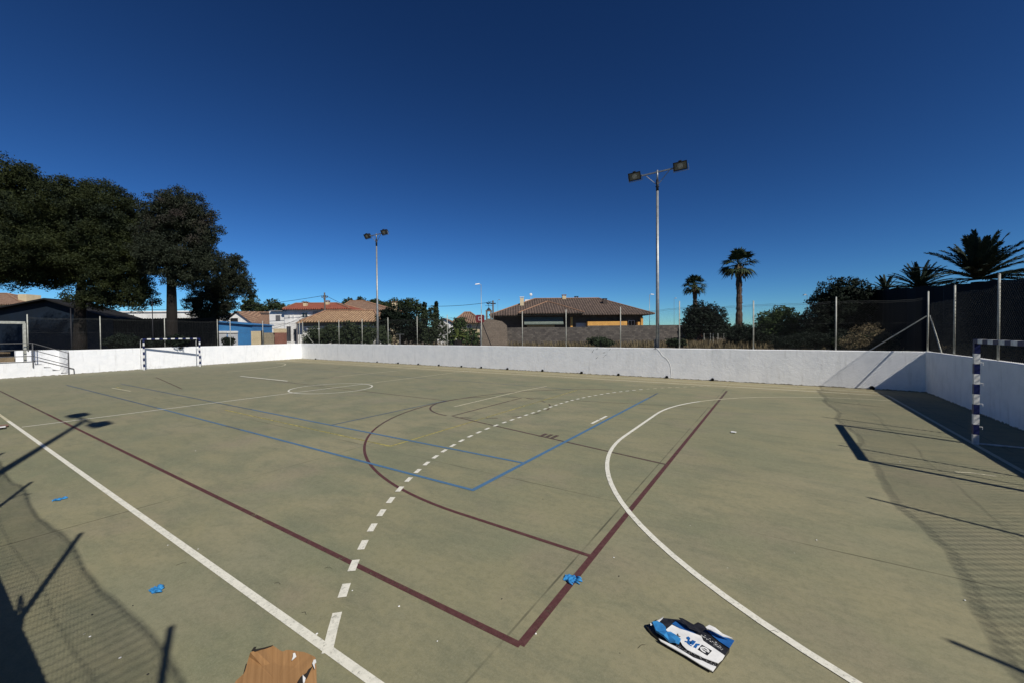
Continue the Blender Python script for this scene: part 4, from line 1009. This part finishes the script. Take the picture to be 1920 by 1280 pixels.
# ------------------------------------------------------------------ poles, lamps, hoop
def pole_thing(name, label, px, d, pyt, r0, r1, m='timber', cat='pole', group=None):
    g = at(px, 640, d); z = at(px, pyt, d).z; root = empty(name, (g.x,g.y,0), -YAW, label=label, cat=cat, group=group)
    mb = MB(); mb.tube([(0,0,-.05),(0,0,z)], [r0,r1], 10); mb.build('shaft', M[m], root, True); return root, z
up1, z1 = pole_thing('utility_pole', 'wooden utility pole with crossarms rising behind the orange tiled roof', 610, 60, 549, .14, .10, cat='utility pole')
mb = MB(); mb.box((-.45,-.06,z1-.75),(.45,.06,z1-.62)); mb.box((-.06,-.3,z1-1.0),(.06,.3,z1-.88)); mb.build('crossarm', M['timber'], up1)
for x in (-.4,-.15,.15,.4):
    mb = MB(); mb.tube([(x,0,z1-.62),(x,0,z1-.45)], .04, 6); mb.build('insulator', M['dark'], up1)
up2, z2 = pole_thing('utility_pole', 'short dark utility pole left of the villa roof', 925, 58, 564, .14, .11, cat='utility pole')
mb = MB(); mb.box((-.4,-.1,z2-.5),(.4,.1,z2-.35)); mb.build('crossarm', M['dark'], up2)
def lamp(label, px, d, pyt, s, heavy=1):
    root, z = pole_thing('street_lamp', label, px, d, pyt+2, .06*heavy, .04*heavy, 'galv' if heavy >= 1 else 'rail', 'street lamp', 'street lamps behind the houses')
    mb = MB(); mb.tube([(0,0,z-.02),(s*.25,0,z+.1)], .03, 6); mb.build('bracket', M['galv'], root)
    mb = MB(); L_ = .7 if heavy >= 1 else .4; vs = [(s*.2,-.14,z+.05),(s*(.2+L_),-.16,z-.02),(s*(.2+L_),.16,z-.02),(s*.2,.14,z+.05),(s*.25,-.09,z+.2),(s*(.1+L_),-.1,z+.12),(s*(.1+L_),.1,z+.12),(s*.25,.09,z+.2)]
    mb.add(vs, [(0,1,2,3),(7,6,5,4),(0,4,5,1),(1,5,6,2),(2,6,7,3),(3,7,4,0)]); mb.build('lamp_head', M['render'] if heavy >= 1 else M['rail'], root)
lamp('street lamp with white head above the basketball hoop', 903, 60, 532, -1)
lamp('street lamp just left of the nearer floodlight mast', 1218, 82, 551, 1)
lamp('thin lamp right of the nearer floodlight mast', 1264, 95, 558, 1, .6)
lamp('thin lamp by the big dark tree at right', 1513, 60, 552, -1, .6)
lamp('faint thin lamp between the hoop and the villa', 934, 100, 561, 1, .6)
root, z = pole_thing('steel_pole', 'thin dark pole in front of the pine with the thick trunk', 287, 32, 560, .04, .03, 'dark', 'pole', 'thin dark poles at left')
root, z = pole_thing('steel_pole', 'thin dark pole before the shed right of the handrail', 134, 29, 578, .04, .03, 'dark', 'pole', 'thin dark poles at left')
def cable(label, a, b, sag, n=24, r=.03):
    a = Vector(a); b = Vector(b); mb = MB()
    mb.tube([a.lerp(b,i/n)+Vector((0,0,-sag*4*(i/n)*(1-i/n))) for i in range(n+1)], r, 5)
    mb.build('overhead_cable', M['dark'], None, label=label, cat='cable', group='overhead cables')
pt = Vector(at(610,554,60)); pr_ = Vector(at(925,566,58))
cable('overhead cable running left from the utility pole past the pine', at(240,580,62), pt, .8)
cable('overhead cable running right from the utility pole to the tree', pt, at(700,578,85), .8)
cable('overhead cable meeting the short pole left of the villa', at(770,573,60), pr_, .35)
cable('thin cable from the white house to the hoop shaped porch post', at(500,612,56), at(606,580,60), .5, r=.02)
cable('thin lower cable crossing the white house front', at(505,618,56), at(575,588,60), .3, r=.02)
# basketball hoop
g = at(901,640,32); root = empty('basketball_hoop', (g.x,g.y,0), -YAW, label='basketball hoop with dark red backboard on splayed legs behind the back fence', cat='basketball hoop')
zc = at(901,598,32).z
mb = MB(); w2, h2 = .34, .30
mb.prism([(-w2,-h2+.07),(-w2+.07,-h2),(w2-.07,-h2),(w2,-h2+.07),(w2,h2-.07),(w2-.07,h2),(-w2+.07,h2),(-w2,h2-.07)], -.03, .0)
o = mb.build('backboard', mat('backboard_red', (.17,.02,.03), (.11,.015,.02)), root); o.rotation_euler.x = R_(90); o.location = (0,-.2,zc)
mb = MB(); q = .13
for a, b in (((-q,-q,0),(q,-q+.03,.004)),((-q,q-.03,0),(q,q,.004)),((-q,-q+.03,0),(-q+.03,q-.03,.004)),((q-.03,-q+.03,0),(q,q-.03,.004))): mb.box(a,b)
sq = mb.build('target_square', M['goalw'], o)
mb = MB(); mb.tube([(.23*math.cos(t),.23*math.sin(t)-.43,zc-.2) for t in np.linspace(0,6.2,20)], .012, 5); mb.build('ring', M['redbrick'], root)
for a in (-1,1): mb = MB(); mb.tube([(a*.12,-.1,zc-.25),(a*1.35,.4,-.03)], .035, 6); mb.build('leg', M['dark'], root)
mb = MB(); mb.tube([(0,-.1,zc-.28),(0,.1,-.03)], .055, 8); mb.tube([(0,-.15,zc),(0,-.1,zc-.3)], .04, 6); mb.build('leg', M['rail'], root)
# post and wire fence right of the gate pillar
root = empty('wire_fence', at(1335,640,48).to_2d().to_3d(), -YAW, label='low wire fence on thin posts right of the brick pillar', cat='fence')
for i, px in enumerate((1320,1332,1337,1346,1357)):
    x = (px-1335)/CF*48; mb = MB(); mb.tube([(x,0,-.03),(x,0,2.1)], .035, 6); mb.build('post', M['postp'], root)
mb = MB()
for z in (.6,1.1,1.6,2.0): mb.tube([(-1.1,0,z),(1.5,0,z)], .012, 4)
mb.build('wire', M['wire'], root)
mb = MB(); mb.box((-1.2,-.3,-.03),(1.3,.1,.55)); o = mb.build('low_stone_wall', M['cream'], None, label='low pale stone kerb wall right of the brick pillar', cat='wall'); o.location = at(1336,640,44).to_2d().to_3d(); o.rotation_euler.z = -YAW
root, z = pole_thing('washing_post', 'T shaped clothes post by the yucca behind the fence', 750, 36, 627, .035, .03, 'rail', 'post')
mb = MB(); mb.box((-.4,-.02,z-.02),(.4,.02,z+.02)); mb.build('crossbar', M['rail'], root)

# ------------------------------------------------------------------ litter
def px_poly(pts, ox, oy, sc, z): return [gp(ox+a/sc, oy+b/sc, z) for a, b in pts]
def slab(mb, pts3, th, bow=0., seed=0):
    r = random.Random(seed); c = sum((Vector(q) for q in pts3), Vector())/len(pts3)
    up_ = [Vector((q.x,q.y,q.z+r.uniform(0,bow))) for q in pts3]; dn = [Vector((q.x,q.y,q.z-th)) for q in up_]
    n = len(pts3); ct = c+Vector((0,0,bow*.6)); cb = ct-Vector((0,0,th))
    fs = [(i,(i+1)%n,2*n) for i in range(n)]+[((i+1)%n+n,i+n,2*n+1) for i in range(n)]+[(i+n,(i+1)%n+n,(i+1)%n,i) for i in range(n)]
    mb.add(up_+dn+[ct,cb], fs)
def slab_flat(mb, pts3, th):
    n = len(pts3); dn = [Vector((q.x,q.y,q.z-th)) for q in pts3]
    mb.add(list(pts3)+dn, [tuple(range(n-1,-1,-1)), tuple(range(n,2*n))]+[(i,(i+1)%n,n+(i+1)%n,n+i) for i in range(n)])
pk = empty('crushed_package', gp(1295,1205), label='torn blue, black and white package with lettering lying on the court', cat='litter')
inv = Matrix.Translation(-Vector(gp(1295,1205)))
def pkpart(name, mname, pts, z, th=.004, flat=True, bow=0., seed=0):
    mb = MB(); P3 = [inv@q for q in px_poly(pts, 1180, 1120, 8, z)]
    (slab_flat(mb,P3,th) if flat else slab(mb,P3,th,bow,seed)); o = mb.build(name, M[mname], pk); return o
pkpart('black_film', 'bplast', [(250,410),(310,395),(430,340),(510,300),(640,312),(760,325),(880,355),(1010,415),(1130,450),(1300,560),(1510,690),(1500,770),(1430,860),(1360,950),(1300,1030),(1250,1080),(1050,975),(850,850),(650,735),(480,640),(360,540),(300,480)], .022, .022)
pkpart('ragged_flap', 'bplast', [(740,330),(800,340),(900,400),(1000,420),(1030,395),(1110,430),(1160,480),(1060,520),(900,470)], .05, .004, False, .02, 2)
pkpart('blue_panel', 'bluep', [(1150,470),(1250,495),(1400,565),(1575,635),(1540,690),(1500,750),(1350,650),(1240,560)], .030)
pkpart('white_flap', 'wpaper', [(1125,450),(1200,435),(1290,475),(1400,545),(1550,622),(1400,590),(1230,510)], .055, .004, False, .02, 1)
pkpart('blue_panel', 'bluep', [(640,385),(690,350),(860,455),(1010,545),(900,525),(800,480)], .030)
pkpart('white_panel', 'wpaper', [(545,475),(640,400),(760,460),(860,490),(1000,540),(1080,570),(1110,640),(1430,860),(1395,920),(1330,975),(1100,890),(860,770),(800,710),(750,625),(600,530)], .034)
pkpart('white_edge', 'wpaper', [(440,605),(560,662),(700,730),(850,822),(960,890),(1050,925),(1100,940),(1220,1000),(1300,1025),(1250,1095),(1050,985),(850,860),(600,720),(470,645)], .030, .006)
pkpart('white_flap', 'wpaper', [(310,385),(335,375),(340,410),(380,380),(430,335),(510,290),(500,325),(440,385),(370,400),(320,415)], .050, .004, False, .015, 4)
pkpart('blue_film', 'nitrile', [(345,400),(420,390),(500,415),(545,450),(545,500),(620,545),(700,580),(770,655),(740,690),(690,690),(600,655),(520,610),(450,560),(400,510)], .045, .015, False, .03, 6)
pkpart('printed_emblem', 'bplast', [(1090,700),(1240,790),(1170,862),(1028,772)], .0365, .002)
for pts in ([(855,590),(885,575),(915,600),(900,640),(935,650),(925,690),(880,690),(860,665),(830,655),(835,640),(870,650),(880,625),(860,610)], [(945,628),(1000,652),(955,705),(905,680)], [(895,690),(940,712),(932,722),(890,700)], [(1000,680),(1062,690),(1045,715),(1030,705),(1000,752),(960,735)]):
    pkpart('printed_letter', 'bluep', pts, .0365, .002)
pkpart('printed_letter', 'rail', [(715,540),(730,530),(742,565),(770,575),(762,582),(735,575),(715,560)], .0365, .002)
# white "e" on the emblem
mb = MB(); ex = Vector(gp(1180+1205/8,1120+825/8,.038))-Vector(gp(1180+1060/8,1120+735/8,.038)); ex.z = 0; ex.normalize(); ey = Vector((-ex.y,ex.x,0)); ec = inv@gp(1180+1132/8,1120+778/8,.0385)
def ept(a, b): return ec+ex*a+ey*b
ring = [(math.cos(R_(t)),math.sin(R_(t))) for t in range(5,325,20)]
for (a,b),(c_,d_) in zip(ring[:-1],ring[1:]): mb.add([ept(a*.030,b*.026),ept(c_*.030,d_*.026),ept(c_*.017,d_*.014),ept(a*.017,b*.014)], [(0,1,2,3)])
mb.add([ept(-.022,-.004),ept(.029,-.004),ept(.029,.004),ept(-.022,.004)], [(0,1,2,3)])
mb.build('printed_letter', M['wpaper'], pk)
r = random.Random(9); mb = MB()
for i in range(46):
    u = r.uniform(0,1); a = 1100+u*330+r.uniform(-25,25); b = 560+u*230+r.uniform(-22,22); s_ = r.uniform(4,16)
    P3 = [inv@q for q in px_poly([(a-s_,b-s_*.5),(a+s_,b+s_*.2),(a+s_*.4,b+s_*.6)],1180,1120,8,.026)]; mb.add(P3, [(0,1,2)])
for i in range(40):
    u = r.uniform(0,1); a = 700+u*600+r.uniform(-25,25); b = 720+u*290+r.uniform(-22,22); s_ = r.uniform(3,10)
    P3 = [inv@q for q in px_poly([(a-s_,b-s_*.5),(a+s_,b+s_*.2),(a+s_*.4,b+s_*.6)],1180,1120,8,.026)]; mb.add(P3, [(0,1,2)])
mb.build('scuffed_print', M['wpaper'], pk)
# cardboard
c0 = gp(530,1250); cb = empty('cardboard_sheet', c0, label='torn brown cardboard sheet at the bottom edge of the photo', cat='litter'); inv2 = Matrix.Translation(-Vector(c0))
out = [(60,1050),(110,900),(180,760),(300,650),(345,500),(375,400),(395,335),(470,300),(600,268),(730,230),(790,268),(830,300),(880,322),(940,298),(1010,300),(1060,312),(1100,318),(1200,330),(1260,352),(1300,372),(1370,405),(1385,560),(1390,800),(1395,1100)]
zz = [0,0,0,0,0,0,.055,.05,.02,.03,.03,.02,.015,.02,.02,.02,.02,.02,.02,.02,.03,.02,.0,0]
mb = MB(); top = [inv2@gp(420+a/8,1180+b/8,.018+z*.6) for (a,b), z in zip(out,zz)]
inn = []
cx_, cy_ = 800, 800
for (a,b) in out: inn.append(inv2@gp(420+(cx_+(a-cx_)*.55)/8,1180+(cy_+(b-cy_)*.55)/8,.022+rnd.uniform(0,.003)))
cc = inv2@gp(420+cx_/8,1180+cy_/8,.03); n = len(out); dn = [q-Vector((0,0,.006)) for q in top]
fs = [(i,i+1,n+i+1,n+i) for i in range(n-1)]+[(n-1,0,n,2*n-1)]+[(n+i,n+(i+1)%n,2*n) for i in range(n)]+[(i,3*n+1-n+i-0,3*n+1-n+(i+1)%n,(i+1)%n) for i in range(n)]
vs = top+inn+[cc]+dn; fs = [(i,(i+1)%n,n+(i+1)%n,n+i) for i in range(n)]+[(n+i,n+(i+1)%n,2*n) for i in range(n)]+[(2*n+1+i,2*n+1+(i+1)%n,(i+1)%n,i) for i in range(n)]
mb.add(vs, fs); mb.build('sheet', M['card'], cb)
def cpart(name, mname, pts, z): mb = MB(); slab_flat(mb,[inv2@gp(420+a/8,1180+b/8,z) for a,b in pts],.003); mb.build(name, M[mname], cb)
cpart('curled_edge_shadow','cardd',[(410,310),(450,255),(485,250),(465,290),(600,262),(735,225),(700,240),(560,285),(470,322)],.05)  # dark strips paint the shadow along the raised edges
cpart('curled_edge_shadow','cardd',[(290,650),(325,515),(345,500),(318,600)],.03)
cpart('torn_slot','cardd',[(1105,770),(1150,700),(1240,640),(1265,590),(1330,540),(1290,620),(1255,700),(1245,720),(1200,740),(1190,800),(1120,800)],.05)
cpart('white_scrap','wpaper',[(1345,445),(1375,440),(1385,480),(1360,505),(1365,590),(1350,560),(1325,500)],.056)
cpart('white_scrap','wpaper',[(1035,350),(1065,340),(1085,395),(1050,425),(1015,455),(1035,400)],.048)
cpart('white_scrap','wpaper',[(1180,670),(1225,720),(1210,780),(1185,790)],.053)
# gloves
def glove(label, a, b, wd, seed, curl=.5):
    a = gp(*a); b = gp(*b); d = b-a; L = d.length; root = empty('rubber_glove', a, math.atan2(d.y,d.x), label=label, cat='glove', group='blue rubber gloves dropped on the court')
    r = random.Random(seed); mb = MB()
    nx_, ny_ = 14, 9; g_ = {}
    for i in range(nx_+1):
        for j in range(ny_+1):
            u = i/nx_; v = j/ny_-.5; ww = wd*(.75+.35*math.sin(u*3))
            g_[i,j] = (u*L*.62, v*ww+r.uniform(-.004,.004), .007+.009*math.sin(u*16+seed)*math.cos(v*7+seed)+r.uniform(0,.009)-.012*abs(v))
    vs = [g_[i,j] for i in range(nx_+1) for j in range(ny_+1)]
    mb.add([(x,y,max(z,.004)) for x,y,z in vs], [(i*(ny_+1)+j,(i+1)*(ny_+1)+j,(i+1)*(ny_+1)+j+1,i*(ny_+1)+j+1) for i in range(nx_) for j in range(ny_)])
    mb.build('palm', M['nitrile'], root, True)
    mb = MB()
    for k in range(4):
        y0 = wd*(-.36+.24*k); ln = L*(.30+.08*(k in (1,2))); an = r.uniform(-.4,.4)*curl*2
        P = [(L*.60,y0,.008),(L*.60+ln*.5,y0+an*.02,.014),(L*.6+ln*.85,y0+an*.05,.007)]; mb.tube(P, [.009,.008,.005], 6)
    mb.tube([(L*.25,-wd*.45,.012),(L*.4,-wd*.75,.02),(L*.55,-wd*.8,.01)], [.012,.010,.007], 6)
    mb.build('finger', M['nitrile'], root, True)
glove('small flat blue glove near the mesh shadow, farthest left of the gloves', (98,938),(130,932),.10,1)
glove('crumpled blue glove between the mesh shadow and the white side line', (281,1110),(310,1098),.11,2)
glove('blue glove lying across the dark red line', (1058,1082),(1095,1090),.11,3)
# small scraps
def scrap(name, label, px, py, pts, mname, cat='litter', z=.02, grp=None):
    o0 = gp(px,py); mb = MB(); slab(mb,[Vector((a,b,z)) for a,b in pts], .006, .02, 3)
    o = mb.build(name, M[mname], None, label=label, cat=cat, group=grp); o.location = o0
scrap('paper_scrap','small white paper scrap on the open floor near the red line end',1375,811,[(-.05,-.04),(.05,-.05),(.06,.04),(-.04,.05)],'wpaper')
scrap('wrapper','pinkish brown paper wrapper beside the white side line at the left edge',3,800,[(-.25,-.12),(.1,-.15),(.25,-.02),(.12,.1),(-.2,.12)],'brownp')
scrap('cup_lid','small white cup lid by the brown wrapper at the left edge',2,804,[(-.1,-.08),(.1,-.06),(.1,.06),(-.08,.08)],'wpaper', z=.05)
r = random.Random(12); k = 0
for i in range(22):
    px = r.uniform(120,1850); py = r.uniform(840,1270); o0 = gp(px,py)
    s_ = r.uniform(.005,.010)*(1 if i % 3 else .7)
    mb = MB(); mb.ball((0,0,.006), s_, 6, 4, (1,1.2,.5))
    o = mb.build('pebble', M['wpaper' if i % 3 else 'dark'], None, label='tiny pale chip lying on the court floor' if i % 3 else 'tiny dark chip lying on the court floor', cat='chip', group='pale chips scattered on the court' if i % 3 else 'dark chips scattered on the court'); o.location = o0
for i, (px,py,lab) in enumerate(((340,1057,'thin dry twig between the side line and the red line'),(520,1094,'thin dry twig just below the long red line'),(615,1065,'short dry twig near the end of the dashed line'),(570,1150,'curled dry stalk left of the dashed line'),(1203,1212,'bent thin twig left of the torn package'),(1452,1185,'short twig beside the curved white line'))):
    o0 = gp(px,py); mb = MB(); a = r.uniform(0,3); L_ = r.uniform(.02,.045)
    mb.tube([(-L_*math.cos(a),-L_*math.sin(a),.004),(0,.01,.012),(L_*math.cos(a),L_*math.sin(a),.004)], .0011, 4)
    o = mb.build('twig', M['bark'], None, label=lab, cat='twig', group='dry twigs on the court'); o.location = o0
